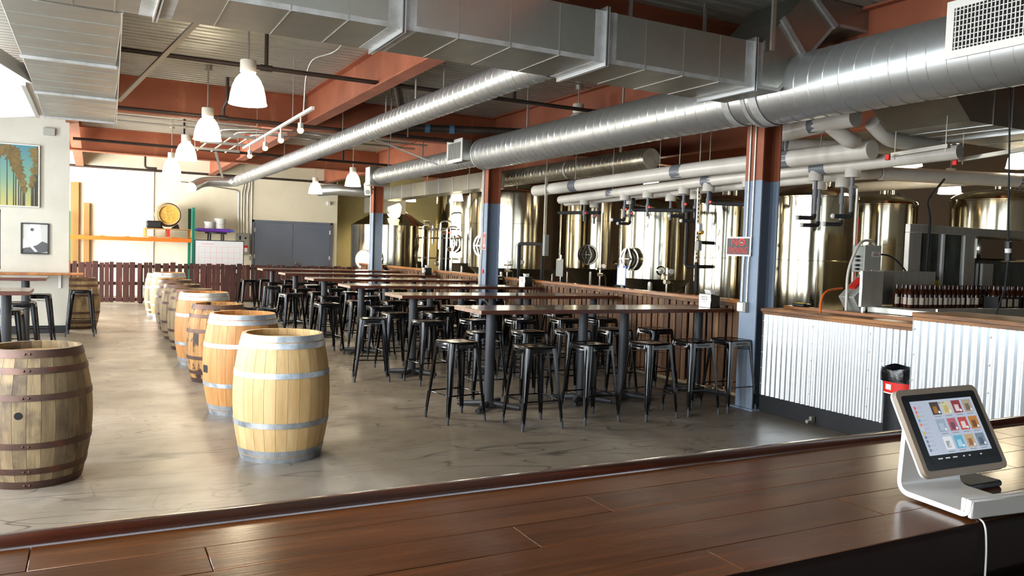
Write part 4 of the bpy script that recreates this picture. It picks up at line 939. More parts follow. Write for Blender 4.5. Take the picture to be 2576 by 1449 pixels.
# ------------------------------------------------------------------ far wall: pallet rack and what stands on it
rk = thing('pallet_rack', 'orange beam pallet rack with green uprights along far wall', 'rack', (1.0, 24.1, 0))
for y in (23.62, 24.6):
    for x, h in ((-0.55, 2.3), (2.47, 2.52)):
        u = MB().cbox(x - 0.04, x + 0.04, y - 0.035, y + 0.035, 0, h, 0.004).build('upright', M_green, rk)
        if y < 24:
            for z in [0.95 + 0.05 * i for i in range(int((h - 0.98) / 0.05))]:
                MB().box(x - 0.012, x + 0.012, y - 0.0365, y - 0.0349, z, z + 0.025).build('slot', M_dark, u)
    MB().cbox(-0.51, 2.43, y - 0.025, y + 0.025, 1.56, 1.66, 0.004).build('load_beam', M_orange, rk)
for x in (-0.3, 0.2, 0.8, 1.4, 2.0): MB().box(x, x + 0.1, 23.6, 24.62, 1.66, 1.675).build('deck_support', M_orange, rk)
pl = thing('wooden_pallet', 'raw wooden pallet on the orange rack under the barrel', 'pallet', (1.87, 24.1, 1.677))
for i in range(5): MB().cbox(1.27, 2.47, 23.63 + i * 0.22, 23.73 + i * 0.22, 1.90, 1.92, 0.003).build('top_board', M_pallet, pl)
for i in range(3): MB().cbox(1.27, 2.47, 23.63 + i * 0.42, 23.73 + i * 0.42, 1.678, 1.698, 0.003).build('bottom_board', M_pallet, pl)
for x in (1.27, 1.84, 2.43): MB().cbox(x, x + 0.04, 23.63, 24.6, 1.698, 1.90, 0.003).build('stringer', M_pallet, pl)
MB().box(1.80, 1.88, 23.622, 23.629, 1.70, 1.90).build('red_tag', M_redp, pl)
# lying barrel with its head facing the room
lb = thing('oak_barrel', 'barrel lying on its side on the pallet, printed head facing out', 'barrel', (1.86, 23.75, 1.96), group='oak barrels')
H, rh, rb = 0.9, 0.28, 0.335
rotm = Matrix.Rotation(R(90), 4, 'X')
base = barrel_meshes('laid', H, rh, rb)
sm_ = MB(Matrix.Translation((0, 0.88, 0.345)) @ rotm); sm_.add(base.v, base.f); 
for i in range(NST):
    s2 = MB(Matrix.Translation((0, 0.88, 0.345)) @ rotm @ Matrix.Rotation(2 * math.pi * i / NST, 4, 'Z')); s2.add(base.v, base.f); local('stave', s2, M_oakA, lb, 30)
for z0, z1 in ((0.0, 0.05), (0.1, 0.14), (0.27, 0.31), (0.58, 0.62), (0.75, 0.79), (0.85, 0.90)):
    zz = [z0 + (z1 - z0) * i / 3 for i in range(4)]
    h2 = MB(Matrix.Translation((0, 0.88, 0.345)) @ rotm).lathe([(bprof(z, H, rh, rb) + 0.004, z) for z in zz] + [(bprof(z, H, rh, rb) - 0.001, z) for z in reversed(zz)], 48, close=True); local('hoop', h2, M_hoopR, lb)
hb = local('barrel_head', MB().cyl((0, 0.03, 0.345), (0, 0.05, 0.345), rh - 0.025, n=36), mat('yellow_oak_head', 'd3a94f', 0.6, col2='bf9440', scale=(14, 2, 2)), lb)
for z, w in ((0.50, 0.10), (0.44, 0.22), (0.40, 0.18), (0.345, 0.30), (0.30, 0.24), (0.25, 0.26), (0.20, 0.14)):
    k = int(w / 0.026)
    for j in range(k):
        if (j * 5 + int(z * 100)) % 4: MB(Matrix.Translation(Vector(lb.location))).box(-w / 2 + j * 0.026, -w / 2 + j * 0.026 + 0.017, 0.0285, 0.0299, z, z + 0.02).build('stencil_mark', mat('stencil_ink', '8a6a33', 0.7) if 'stencil_ink' not in MATS else MATS['stencil_ink'], hb)
for dx in (-0.2, 0.2): local('cradle_block', MB().prism([(dx - 0.09, -0.038), (dx + 0.09, -0.038), (dx + 0.05, 0.09) if dx > 0 else (dx + 0.06, 0.0), (dx - 0.06, 0.0) if dx > 0 else (dx - 0.05, 0.09)], 'y', 0.15, 0.75), M_slat, lb)
tag(MB().cbox(1.30, 1.68, 23.64, 23.86, 1.921, 2.12, 0.03).build('speaker_case', M_black), 'black hard case standing left of the rack barrel', 'case')
# black stand with purple film roll and buckets
st = thing('film_stand', 'black metal stand carrying the purple film roll', 'stand', (3.15, 24.3, 0))
MB().cyl((3.15, 24.3, 1.83), (3.15, 24.3, 1.87), 0.30, n=28).build('stand_top', M_black, st)
for a in range(4):
    c_, s_ = math.cos(a * 1.57 + 0.5), math.sin(a * 1.57 + 0.5)
    MB().cyl((3.15 + 0.25 * c_, 24.3 + 0.25 * s_, 1.83), (3.15 + 0.3 * c_, 24.3 + 0.3 * s_, 0), 0.022, n=8).build('stand_leg', M_black, st)
pr2 = thing('film_roll', 'purple stretch film roll with blue ends lying on the stand', 'roll', (3.1, 24.12, 1.87))
MB().cyl((2.64, 24.12, 1.925), (3.52, 24.12, 1.925), 0.052, n=18).build('film', M_purple, pr2)
for a, b in ((2.52, 2.64), (3.52, 3.62)): MB().cyl((a, 24.12, 1.925), (b, 24.12, 1.925), 0.035, n=14).build('tube_end', M_bluep, pr2)
for x, r, h, lab, y in ((2.98, 0.14, 0.30, 'shorter white bucket with paper label on the stand', 24.36), (3.27, 0.155, 0.40, 'taller white bucket on the stand', 24.42)):
    bk = thing('white_bucket', lab, 'bucket', (x, y, 1.871), group='white buckets')
    local('bucket_body', MB().lathe([(0.001, 0.0), (r * 0.88, 0.0), (r, h - 0.03), (r * 1.06, h - 0.03), (r * 1.06, h), (r * 0.95, h), (r * 0.85, 0.02), (0.001, 0.02)], 24), M_wht, bk)
    local('bucket_label', MB().lathe([(r * 0.925, h * 0.25), (r * 0.98, h * 0.7)], 6, a0=R(240), a1=R(285)), M_paper, bk)
    local('bail_handle', MB().tube([(r * 1.05 * math.cos(a * math.pi / 8), -r * 0.9 * math.sin(a * math.pi / 8) - 0.05, h - 0.05 - 0.12 * math.sin(a * math.pi / 8)) for a in range(9)], 0.004, 6), M_cond, bk)
wb = thing('whiteboard', 'white calendar board with faint red grid behind the pallet fence', 'whiteboard', (3.2, 23.5, 0.6))
f_ = MB()
X0, X1, Z0, Z1 = 2.49, 3.80, 0.72, 1.645
f_.box(X0, X1, 23.48, 23.50, Z0, Z0 + 0.02).box(X0, X1, 23.48, 23.50, Z1 - 0.02, Z1).box(X0, X0 + 0.02, 23.48, 23.50, Z0 + 0.02, Z1 - 0.02).box(X1 - 0.02, X1, 23.48, 23.50, Z0 + 0.02, Z1 - 0.02).build('board_frame', M_black, wb)
pn = MB().box(X0 + 0.02, X1 - 0.02, 23.488, 23.50, Z0 + 0.02, Z1 - 0.02).build('board_panel', mat('whiteboard_white', 'bfc2c5', 0.4), wb)
M_mark = mat('red_marker', 'd08080', 0.6)
for i in range(8): MB().box(2.60 + i * 0.155, 2.605 + i * 0.155, 23.4872, 23.4879, 0.95, 1.46).build('marker_line', M_mark, pn)
for z in (1.0, 1.15, 1.30, 1.46): MB().box(2.60, 3.70, 23.4872, 23.4879, z, z + 0.005).build('marker_line', M_mark, pn)
MB().box(2.66, 3.0, 23.4872, 23.4879, 1.53, 1.545).build('marker_title', M_mark, pn)
for x in (2.7, 3.6): MB().box(x, x + 0.03, 23.5, 23.53, 0, Z0 + 0.1).build('board_leg', M_black, wb)
eb = thing('disconnect_box', 'grey electrical disconnect box with red label on the far wall', 'electrical box', (4.0, 24.95, 1.25))
MB().cbox(3.78, 4.17, 24.86, 24.998, 1.25, 1.88, 0.008).build('box_body', M_ebox, eb)
MB().box(4.02, 4.13, 24.856, 24.86, 1.33, 1.52).build('red_label', M_redp, eb); MB().box(4.03, 4.12, 24.853, 24.856, 1.33, 1.45).build('white_label', M_paper, eb)
MB().cyl((4.06, 24.86, 1.74), (4.06, 24.83, 1.74), 0.03, n=12).build('switch_knob', M_black, eb); MB().box(3.88, 3.93, 24.856, 24.86, 1.68, 1.80).build('indicator', M_signk, eb)
for i, x in enumerate((3.86, 3.95, 4.02, 4.12)):
    MB().tube(fillet([(x, 24.97, 1.88), (x, 24.97, 3.15 - 0.04 * i), (x + (0.05 if i else -1.6), 24.97, 3.30)] + ([(x + 0.05, 24.97, 3.5)] if i else []), 0.1), 0.014, 6).build('conduit', M_cond, eb)
MB().tube([(4.24, 24.97, 1.18), (4.24, 24.97, 3.45)], 0.014, 6).build('conduit', M_cond, eb)
MB().cbox(4.19, 4.29, 24.93, 24.998, 1.08, 1.20, 0.004).build('outlet', M_ebox, eb)
tag(MB().tube([(1.55, 24.98, 0), (1.55, 24.98, 3.53)], 0.014, 6).build('conduit', M_cond), 'thin vertical conduit on the cream wall behind the rack', 'conduit')
tag(MB().cbox(6.52, 6.62, 24.93, 24.998, 2.86, 2.97, 0.006).build('alarm_strobe', M_wht), 'small white alarm strobe on the cream wall', 'alarm')
for x, w, z, lab in ((-0.52, 0.20, 3.1, 'brown cardboard sheet leaning on the far wall, left one'), (-0.2, 0.14, 2.55, 'brown board leaning on the far wall, right one')):
    tag(MB().cbox(x, x + w, 24.86, 24.99, 0, z, 0.004).build('leaning_board', mat('cardboard_brown', '94703f', 0.7) if 'cardboard_brown' not in MATS else MATS['cardboard_brown']), lab, 'board')

# ------------------------------------------------------------------ brewing tanks
def tank(label, x, y, r, zb, zt, seams, dome=0.22, man=None, legs=True, name='brewing_tank', flat=False, n=64, cone=True):
    t = thing(name, label, 'tank', (x, y, 0))
    prof = [(r, zb)]
    for s_ in seams: prof += [(r, s_ - 0.008), (r + 0.006, s_ - 0.004), (r + 0.006, s_ + 0.004), (r, s_ + 0.008)]
    prof += [(r, zt - 0.01), (r + 0.012, zt - 0.006), (r + 0.012, zt + 0.01), (r, zt + 0.014)]
    local('tank_shell', MB().lathe(prof, n), M_tank, t, 18)
    dm = [(r, zt + 0.014)] + [(r * math.cos(a * math.pi / 16), zt + 0.014 + dome * math.sin(a * math.pi / 16)) for a in range(1, 8)] + [(0.001, zt + 0.014 + dome)]
    local('tank_dome', MB().lathe(dm if not flat else [(r, zt + 0.014), (0.25, zt + dome), (0.25, zt + dome + 0.1), (0.001, zt + dome + 0.1)], n), M_tank, t, 25)
    if cone:
        local('tank_cone', MB().lathe([(r, zb), (r * 0.96, zb - 0.03), (0.12, max(0.28, zb - r * 0.9)), (0.001, max(0.28, zb - r * 0.9))], n), M_cone, t)
        for a in (45, 135, 225, 315):
            c_, s_ = math.cos(R(a)) * r * 0.86, math.sin(R(a)) * r * 0.86
            lg = local('tank_leg', MB().cyl((c_, s_, 0.03), (c_, s_, zb + 0.02), 0.05, n=14), M_steel, t)
            local('foot_pad', MB().cyl((c_, s_, 0), (c_, s_, 0.035), 0.07, n=12), M_steel, lg)
    else:
        local('tank_skirt', MB().lathe([(r, zb), (r * 0.98, 0.02), (0.001, 0.02)], n), M_cone, t)
    local('top_fitting', MB().cyl((0, 0, zt + dome - 0.01), (0, 0, zt + dome + 0.10), 0.06, n=14).cyl((r * 0.4, 0, zt + dome * 0.8), (r * 0.4, 0, zt + dome * 0.8 + 0.14), 0.03, n=10), M_steel, t)
    local('vent_pipe', MB().tube(fillet([(r + 0.05, -0.1, 1.0), (r + 0.05, -0.1, zt + 0.08), (r * 0.5, -0.05, zt + dome + 0.05)], 0.1), 0.022, 8), M_steel, t) if legs else None
    if man:
        ang, zc, mr = man; d = Vector((math.cos(R(ang)), math.sin(R(ang)), 0)); sd_ = Vector((-d.y, d.x, 0)); p = d * r; up = Vector((0, 0, zc))
        local('manway_neck', MB().cyl(p * 0.95 + up, p + d * 0.10 + up, mr, mr * 0.98, n=28, caps=False).cyl(p + d * 0.08 + up, p + d * 0.11 + up, mr * 1.07, n=28), M_steel, t)
        dr = local('manway_door', MB().cyl(p + d * 0.11 + up, p + d * 0.135 + up, mr * 0.92, mr * 0.80, n=28), M_cone, t)
        q = p + d * 0.16 + up
        for o in (-0.35, 0.35):
            local('door_arm', MB().beam(q + sd_ * o * mr * 0.3 + Vector((0, 0, mr)), q + sd_ * o * mr * 1.5 - Vector((0, 0, 0)), 0.02, 0.03).beam(q + sd_ * o * mr * 1.5, q + sd_ * o * mr * 0.4 - Vector((0, 0, mr)), 0.02, 0.03), M_steel, dr)
        local('door_wheel', MB().beam(q + d * 0.08 - sd_ * mr * 0.55, q + d * 0.08 + sd_ * mr * 0.55, 0.02, 0.02).beam(q + d * 0.08 - Vector((0, 0, mr * 0.4)), q + d * 0.08 + Vector((0, 0, mr * 0.4)), 0.02, 0.02).cyl(q - d * 0.04, q + d * 0.1, 0.02, n=10), M_steel, dr)
        q2 = d * r + sd_ * 0.0 + Vector((0, 0, zb + 0.13)); q2 = Vector((math.cos(R(ang + 45)) * r, math.sin(R(ang + 45)) * r, zb + 0.16)); d2_ = Vector((math.cos(R(ang + 45)), math.sin(R(ang + 45)), 0))
        local('sample_port', MB().cyl(q2, q2 + d2_ * 0.07, 0.085, 0.06, n=18).cyl(q2 + d2_ * 0.05, q2 + d2_ * 0.14, 0.025, n=10), M_steel, t)
    return t
tank('tall stainless fermenter left of the middle column', 10.7, 22.9, 1.25, 1.2, 3.22, (2.35,), man=(215, 1.78, 0.27))
tank('widest stainless fermenter just right of the middle column', 9.42, 17.8, 1.16, 1.2, 3.0, (2.27,), dome=0.15, man=(205, 1.72, 0.27))
tank('yellowish stainless fermenter behind the white drop pipes', 12.66, 18.9, 0.97, 1.2, 3.05, (2.5,), man=(222, 1.58, 0.26))
tank('domed stainless tank behind the black insulated pipes', 9.3, 11.95, 0.68, 1.2, 2.45, (), dome=0.26, man=(196, 1.55, 0.20))
tank('slim stainless tank left of the nearest column', 9.0, 9.8, 0.47, 0.75, 2.47, (1.62,), dome=0.15, legs=False)
tank('bright stainless tank right of the nearest column', 9.0, 7.98, 0.54, 0.8, 2.50, (1.63,), dome=0.16, legs=False)
tank('brown toned stainless tank behind the grey control box', 11.0, 8.45, 0.50, 0.8, 2.52, (1.9,), dome=0.17)
tank('stainless tank at the right edge behind the bottling machine', 12.1, 7.3, 0.66, 0.8, 2.60, (1.9,), dome=0.18)
tank('stainless tank behind the bottling machine window', 12.2, 10.2, 0.6, 0.8, 2.60, (1.9,), dome=0.18)
mt = tank('dark cone topped mash tun in the far brewery corner', 8.15, 23.65, 1.18, 0.55, 2.25, (), dome=0.60, name='mash_tun', flat=True, man=(228, 1.25, 0.30), cone=False, legs=False)
local('sight_glass_glint', MB().cyl((-0.15, -0.75, 2.62), (-0.22, -1.0, 2.80), 0.20, n=24), mat('lamp_glint_glass', 'fff4c8', 0.3, emit='fff0b8', estr=2.5), mt)  # emission paints a lamp's reflection on the sight glass
local('vapor_stack', MB().cyl((0, 0, 2.85), (0, 0, 3.3), 0.17, n=20), M_steel, mt)
local('round_port', MB().cyl((-1.0, -0.85, 1.22), (-1.12, -0.97, 1.22), 0.26, n=28), M_steel, mt)
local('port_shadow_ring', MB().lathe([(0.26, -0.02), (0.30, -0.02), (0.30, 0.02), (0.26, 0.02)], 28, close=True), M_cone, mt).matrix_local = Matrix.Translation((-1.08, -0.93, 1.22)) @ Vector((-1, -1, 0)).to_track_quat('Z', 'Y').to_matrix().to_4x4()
# brewhouse pipework and control tower between mash tun and fermenter
bp = thing('brewhouse_piping', 'upright stainless pipework with valves between mash tun and fermenter', 'piping', (8.3, 20.2, 0))
for x, y, h in ((8.05, 20.6, 2.25), (8.15, 20.4, 2.1), (8.35, 20.1, 2.35), (8.5, 20.0, 2.2), (8.62, 19.9, 1.9), (8.75, 20.3, 2.6)):
    MB().tube(fillet([(x, y, 0), (x, y, h), (x + 0.25, y - 0.1, h + 0.03), (x + 0.25, y - 0.1, h - 0.5)], 0.08), 0.024, 8).build('stainless_pipe', M_steel, bp)
for z in (0.9, 1.35, 1.9, 2.15): MB().tube([(7.95, 20.7, z), (8.8, 19.85, z)], 0.022, 8).build('stainless_pipe', M_steel, bp)
for i, (x, y, z) in enumerate(((8.1, 20.5, 2.3), (8.4, 20.05, 2.05), (8.55, 19.95, 1.6), (8.3, 20.15, 1.2), (8.6, 19.9, 0.95))): MB().cyl((x - 0.06, y, z), (x + 0.06, y, z), 0.05, n=12).box(x - 0.1, x + 0.1, y - 0.012, y + 0.012, z + 0.05, z + 0.07).build('valve', M_steel, bp)
MB().cbox(8.6, 8.85, 20.5, 20.75, 0.2, 2.15, 0.01).build('control_cabinet', M_black, bp)
for k in range(3): MB().box(8.60 + 0.08 * k, 8.64 + 0.08 * k, 20.494, 20.5, 2.05, 2.09).build('indicator_light', mat('indicator_red', 'ff5030', 0.4, emit='ff4020', estr=2.0) if 'indicator_red' not in MATS else MATS['indicator_red'], bp)
# platform / tank fittings in front of fermenters
for x, y, lab in ((8.25, 15.9, 'stainless sample valve stand before the widest fermenter'), (8.75, 10.9, 'stainless sample valve stand before the domed tank'), (9.6, 14.2, 'tall stainless riser pipe between the fermenters')):
    v = thing('valve_stand', lab, 'valve', (x, y, 0))
    h = 2.5 if 'riser' in lab else 1.42
    local('stand_pipe', MB().cyl((0, 0, 0), (0, 0, h), 0.022, n=10), M_steel, v)
    local('valve_body', MB().cyl((-0.05, 0, 1.18), (0.05, 0, 1.18), 0.04, n=12).cyl((-0.12, -0.03, 1.30), (0.12, 0.03, 1.30), 0.018, n=8), M_steel, v)
    local('gauge', MB().cyl((0.06, -0.02, 1.36), (0.05, -0.06, 1.36), 0.045, n=16), M_wht, v)
    local('hose_bend', MB().tube(fillet([(0.02, 0, 1.18), (0.14, 0, 1.16), (0.16, 0, 0.9)], 0.08), 0.016, 8), M_cone, v)
for x, y, z, lab in ((7.35, 12.15, 1.20, 'grey clipboard hanging near the yellowish fermenter'), (7.35, 10.27, 1.14, 'clipboard with white log sheet hanging above the fence'),):
    cb = thing('clipboard', lab, 'clipboard', (x, y, z)); 
    local('board', MB().cbox(-0.006, 0.0, -0.12, 0.12, 0, 0.31, 0.002), M_bluep if 'white' in lab else M_ebox, cb)
    local('log_sheet', MB().box(-0.0085, -0.0065, -0.105, 0.105, 0.01, 0.28), M_paper if 'white' in lab else M_ebox, cb)
    local('clip', MB().cbox(-0.018, 0.004, -0.05, 0.05, 0.28, 0.32, 0.004), M_steel, cb)
    local('hook_post', MB().cyl((0.02, 0, -z), (0.02, 0, 0.38), 0.012, n=8), M_steel, cb)

# ------------------------------------------------------------------ white chilled water pipes with drop tees
def pvc(label, pts, r, bands, fil=0.12):
    t = thing('insulated_pipe', label, 'pipe', pts[0]); MB().tube(fillet(pts, fil, 8), r, 22).build('pipe_jacket', M_pvc, t)
    for (p, d) in bands: collar(p, d, r * 1.03, 0.22).build('grey_band', M_grey, t)
    for (p, d) in bands:
        MB().cyl((p[0], p[1], p[2] + r), (p[0], p[1], 3.998), 0.006, n=6).build('hanger_rod', M_cond, t)
    return t
Y = (0, 1, 0)
p1 = pvc('thickest white insulated pipe, topmost of the run above the tanks', [(7.62, 13.6, 2.80), (7.52, 8.6, 2.86), (7.52, 5.95, 2.86)], 0.105, [((7.58, 12.1, 2.82), Y), ((7.53, 9.2, 2.855), Y), ((7.52, 7.2, 2.86), Y)])
p2 = pvc('middle white insulated pipe with drop tees over the tanks', [(7.95, 13.2, 2.63), (7.82, 8.5, 2.73), (7.80, 6.2, 2.76), (7.9, 5.2, 2.80)], 0.078, [((7.90, 11.4, 2.67), Y), ((7.83, 8.9, 2.722), Y), ((7.80, 6.9, 2.75), Y)])
p3 = pvc('lowest white insulated pipe with drop tees over the tanks', [(8.2, 13.4, 2.60), (8.1, 8.5, 2.66), (8.1, 6.9, 2.68), (8.25, 6.66, 2.70), (8.48, 6.61, 2.72)], 0.07, [((8.15, 10.45, 2.635), Y)], 0.12)
def drop(x, y, z, k, label, handle, L_=0.42, stub=True):
    t = thing('drop_valve', label, 'valve', (x, y, z - 0.05), group='drop valves under the white pipes')
    local('tee_cap', MB().lathe([(0.075, 0.02), (0.088, -0.03), (0.088, -0.10), (0.001, -0.10)], 20), M_pvc, t)
    local('drop_pipe', MB().cyl((0, 0, -0.10), (0, 0, -0.10 - L_), 0.022, n=10).cyl((0, 0, -0.20), (0, 0, -0.30), 0.032, n=10), M_grey, t)
    if handle: local('red_handle', MB().cbox(-0.012, 0.012, -0.075, 0.02, -0.27, -0.235, 0.004), M_redp, t)
    if stub: local('black_stub', MB().tube(fillet([(0, 0, -0.08 - L_), (0, 0, -0.13 - L_), (-0.16, 0.10, -0.13 - L_)], 0.03), 0.026, 10), M_insul, t); local('white_plug', MB().sphere((-0.17, 0.105, -0.13 - L_), 0.03, 10, 6), M_wht, t)
    return t
dl = [(7.92, 12.3, 2.655, 1), (8.17, 12.35, 2.62, 1), (7.88, 11.0, 2.68, 1), (8.14, 11.2, 2.635, 1), (7.86, 10.35, 2.695, 0), (8.12, 10.1, 2.645, 0), (7.84, 9.45, 2.71, 1), (8.11, 9.5, 2.65, 1), (7.83, 8.9, 2.722, 0), (7.82, 8.1, 2.735, 0), (7.80, 6.95, 2.75, 1), (8.1, 7.15, 2.675, 1), (7.80, 6.42, 2.757, 1), (8.12, 6.82, 2.685, 1)]
for k, (x, y, z, stub) in enumerate(dl):
    drop(x, y, z, k, 'white drop tee with grey valve and stub, %s from the far end' % (ORD + ['thirteenth', 'fourteenth'])[k], k < 10, 0.30 if k < 10 else 0.42, bool(stub) and k > 1)
pvc('white insulated pipe with downward elbow above the nearest column', [(7.05, 7.0, 3.08), (6.95, 5.9, 3.12), (6.95, 5.72, 3.12)], 0.10, [((6.98, 6.2, 3.11), Y)])
pvc('white pipe elbow dropping beside the slanted duct end', [(6.97, 6.05, 3.08), (7.2, 6.0, 2.94), (7.31, 6.02, 2.94)], 0.085, [], 0.2)
pvc('white pipe elbow under the slanted duct', [(7.25, 5.75, 3.10), (7.5, 5.75, 2.95), (8.3, 5.75, 2.95)], 0.085, [], 0.2)
pvc('bright white pipe crossing above the right tanks', [(9.9, 8.2, 2.72), (10.5, 6.6, 2.78)], 0.07, [])
pvc('long tan insulated pipe crossing behind the pendant lamp at right', [(8.5, 6.6, 2.72), (10.6, 5.9, 2.72), (11.8, 5.6, 2.75)], 0.085, [((10.4, 5.97, 2.72), (1, -0.3, 0))])
pvc('horizontal insulated pipe behind the nearest column top', [(7.3, 7.6, 3.08), (8.4, 6.9, 3.06), (9.0, 6.6, 3.06)], 0.075, [((7.6, 7.4, 3.075), (1, -0.6, 0))])
for a, b, lab in (((7.36, 5.58, 2.755), (7.27, 4.90, 2.774), 'galvanized strut channel hanging left at the upper right'), ((8.05, 5.30, 2.735), (7.87, 4.51, 2.762), 'galvanized strut channel hanging right at the upper right')):
    t = thing('strut_channel', lab, 'channel', a); MB().beam(a, b, 0.04, 0.04).build('channel', M_cond, t)
    for p in (Vector(a).lerp(Vector(b), 0.05), Vector(a).lerp(Vector(b), 0.95)): MB().cyl(p + Vector((0, 0, -0.05)), Vector((p.x, p.y, 2.995 if 4.7 < p.y < 5.7 and p.x > 7.3 else 3.998)), 0.005, n=6).build('threaded_rod', M_cond, t)
    MB().cbox(a[0] - 0.09, a[0] - 0.06, a[1] - 0.03, a[1] + 0.02, a[2] - 0.06, a[2] + 0.0, 0.004).build('red_handle', M_redp, t)
# black insulated lines
def line(label, pts, r=0.032): 
    t = thing('insulated_line', label, 'pipe', pts[0]); MB().tube(fillet(pts, 0.05), r, 12).build('foam_sleeve', M_insul, t); return t
line('short black insulated pipe run above the yellowish tank', [(8.1, 13.5, 2.40), (8.05, 12.0, 2.36)])
l2 = line('long black insulated pipe bending down beside the slim tank', [(8.05, 11.0, 2.58), (8.05, 11.0, 2.38), (8.1, 9.45, 2.33), (8.12, 9.40, 1.10)])
MB().tube(fillet([(8.1, 9.65, 2.34), (8.1, 9.65, 1.48), (8.25, 9.45, 1.48), (8.55, 9.6, 1.48)], 0.05), 0.028, 10).build('branch_sleeve', M_insul, l2)
MB().tube([(8.1, 9.42, 1.85), (8.55, 9.6, 1.85)], 0.028, 10).build('branch_sleeve', M_insul, l2)
MB().cyl((8.1, 9.36, 2.0), (8.1, 9.30, 2.0), 0.035, n=12).build('brass_valve', mat('brass', 'b08a3a', 0.35, 0.9), l2)
line('black insulated pipe run above the slim tank', [(8.1, 9.15, 2.62), (8.1, 9.15, 2.43), (8.1, 8.3, 2.38), (8.1, 8.3, 2.6)])
line('black insulated loop before the widest fermenter', [(8.0, 14.9, 0.0), (8.0, 14.9, 1.78), (8.0, 13.9, 1.78), (8.0, 13.9, 0.0)], 0.036)
us = thing('unistrut_post', 'perforated steel post hanging between the middle tanks', 'post', (7.9, 9.2, 1.5))
MB().box(7.88, 7.92, 9.18, 9.20, 1.55, 2.65).build('perforated_channel', M_cond, us)
for z in [1.6 + 0.06 * i for i in range(17)]: MB().box(7.89, 7.91, 9.1785, 9.1799, z, z + 0.03).build('slot', M_dark, us)
MB().cbox(7.86, 7.93, 9.10, 9.18, 1.72, 1.86, 0.005).build('switch_box', M_ebox, us); MB().cbox(7.86, 7.93, 9.10, 9.18, 2.0, 2.12, 0.005).build('switch_box', M_wht, us)
MB().cyl((7.9, 9.19, 2.65), (7.9, 9.19, 3.998), 0.008, n=6).build('hanger_rod', M_cond, us)
us2 = thing('unistrut_post', 'galvanized strut post hanging left of the yellowish tank', 'post', (7.5, 13.0, 1.6))
MB().box(7.48, 7.53, 12.98, 13.0, 1.70, 3.05).build('perforated_channel', M_cond, us2); MB().cbox(7.46, 7.55, 12.9, 12.98, 1.55, 1.95, 0.005).build('switch_box', M_ebox, us2)
MB().cyl((7.5, 12.99, 3.05), (7.5, 12.99, 3.998), 0.008, n=6).build('hanger_rod', M_cond, us2)
us3 = thing('standpipe', 'pale pipe with red stripe rising beside the grey control box', 'pipe', (7.05, 5.8, 0))
MB().cyl((7.13, 5.8, 0), (7.13, 5.8, 2.35), 0.012, n=10).build('pale_pipe', M_pvc, us3); MB().cyl((7.15, 5.785, 1.0), (7.15, 5.785, 2.1), 0.006, n=8).build('red_tube', M_redp, us3)
MB().tube(fillet([(7.13, 5.8, 2.35), (7.13, 5.8, 2.42), (7.06, 5.82, 2.43)], 0.03), 0.012, 8).build('pipe_bend', M_cond, us3)

# ------------------------------------------------------------------ bottling line at the right
fm_ = thing('bottling_machine', 'stainless bottling machine cabinet with dark glass windows', 'machine', (8.9, 5.9, 0))
MB().cbox(7.74, 10.6, 5.6, 5.66, 1.97, 2.06, 0.004).build('header_panel', M_panel, fm_)
MB().cbox(7.74, 7.94, 5.6, 5.66, 0.2, 1.97, 0.004).build('left_post', M_panel, fm_)
MB().cbox(8.70, 8.90, 5.6, 5.66, 0.2, 1.97, 0.004).build('middle_post', M_panel, fm_)
MB().cbox(8.90, 10.6, 5.56, 5.66, 1.69, 1.97, 0.03).build('steel_hood', M_steel, fm_)
MB().box(7.94, 8.70, 5.625, 5.635, 1.0, 1.97).build('glass_pane', M_mglass, fm_); MB().box(8.30, 8.34, 5.60, 5.64, 1.0, 1.97).build('glass_mullion', M_wht, fm_)
MB().box(8.90, 10.6, 5.64, 5.66, 1.0, 1.69).build('lower_window', M_mglass, fm_); MB().box(9.05, 9.25, 5.60, 5.63, 1.0, 1.66).build('inner_column', M_panel, fm_)
MB().box(7.74, 10.6, 5.67, 6.0, 0.15, 0.95).build('lower_cabinet', M_panel, fm_); MB().box(8.3, 10.6, 5.96, 6.0, 0.95, 2.06).build('rear_panel', M_cone, fm_)
for x in (7.8, 9.1, 10.5):
    for y in (5.72, 5.95): MB().cyl((x, y, 0), (x, y, 0.16), 0.03, n=10).build('machine_foot', M_steel, fm_)
MB().box(8.22, 8.36, 5.618, 5.624, 1.38, 1.46).build('yellow_label', M_yel, fm_)
cv_ = thing('bottle_conveyor', 'steel bottle conveyor behind the corrugated wall', 'conveyor', (8.2, 5.1, 0))
MB().cbox(6.95, 10.4, 4.72, 5.46, 1.13, 1.19, 0.004).build('conveyor_bed', M_panel, cv_); MB().box(6.95, 10.4, 4.70, 4.72, 1.10, 1.22).build('side_rail', M_panel, cv_)
for x in (7.2, 8.6, 10.0):
    for y in (4.8, 5.4): MB().cyl((x, y, 0), (x, y, 1.13), 0.03, n=10).build('conveyor_leg', M_steel, cv_)
BOT = [(0.001, 0.0), (0.029, 0.0), (0.0305, 0.004), (0.0305, 0.125), (0.027, 0.15), (0.017, 0.175), (0.0135, 0.195), (0.0130, 0.222), (0.0148, 0.223), (0.0148, 0.229), (0.011, 0.229)]
def make_bottle():
    t = thing('beer_bottle', 'x', 'bottle', group='amber bottles on the conveyor')
    local('glass_body', MB().lathe(BOT, 14), M_bottle, t)
    local('paper_label', MB().lathe([(0.0311, 0.035), (0.0311, 0.105)], 8, a0=R(180), a1=R(310)), M_blabel, t)
    return t
bp0 = make_bottle(); first = True; random.seed(5)
rowlab = ['front', 'second', 'third', 'fourth']
def nth(k):
    return ORD[k] if k < 12 else '%d%s' % (k + 1, {1: 'st', 2: 'nd', 3: 'rd'}.get((k + 1) % 10, 'th') if k + 1 not in (11, 12, 13) else 'th')
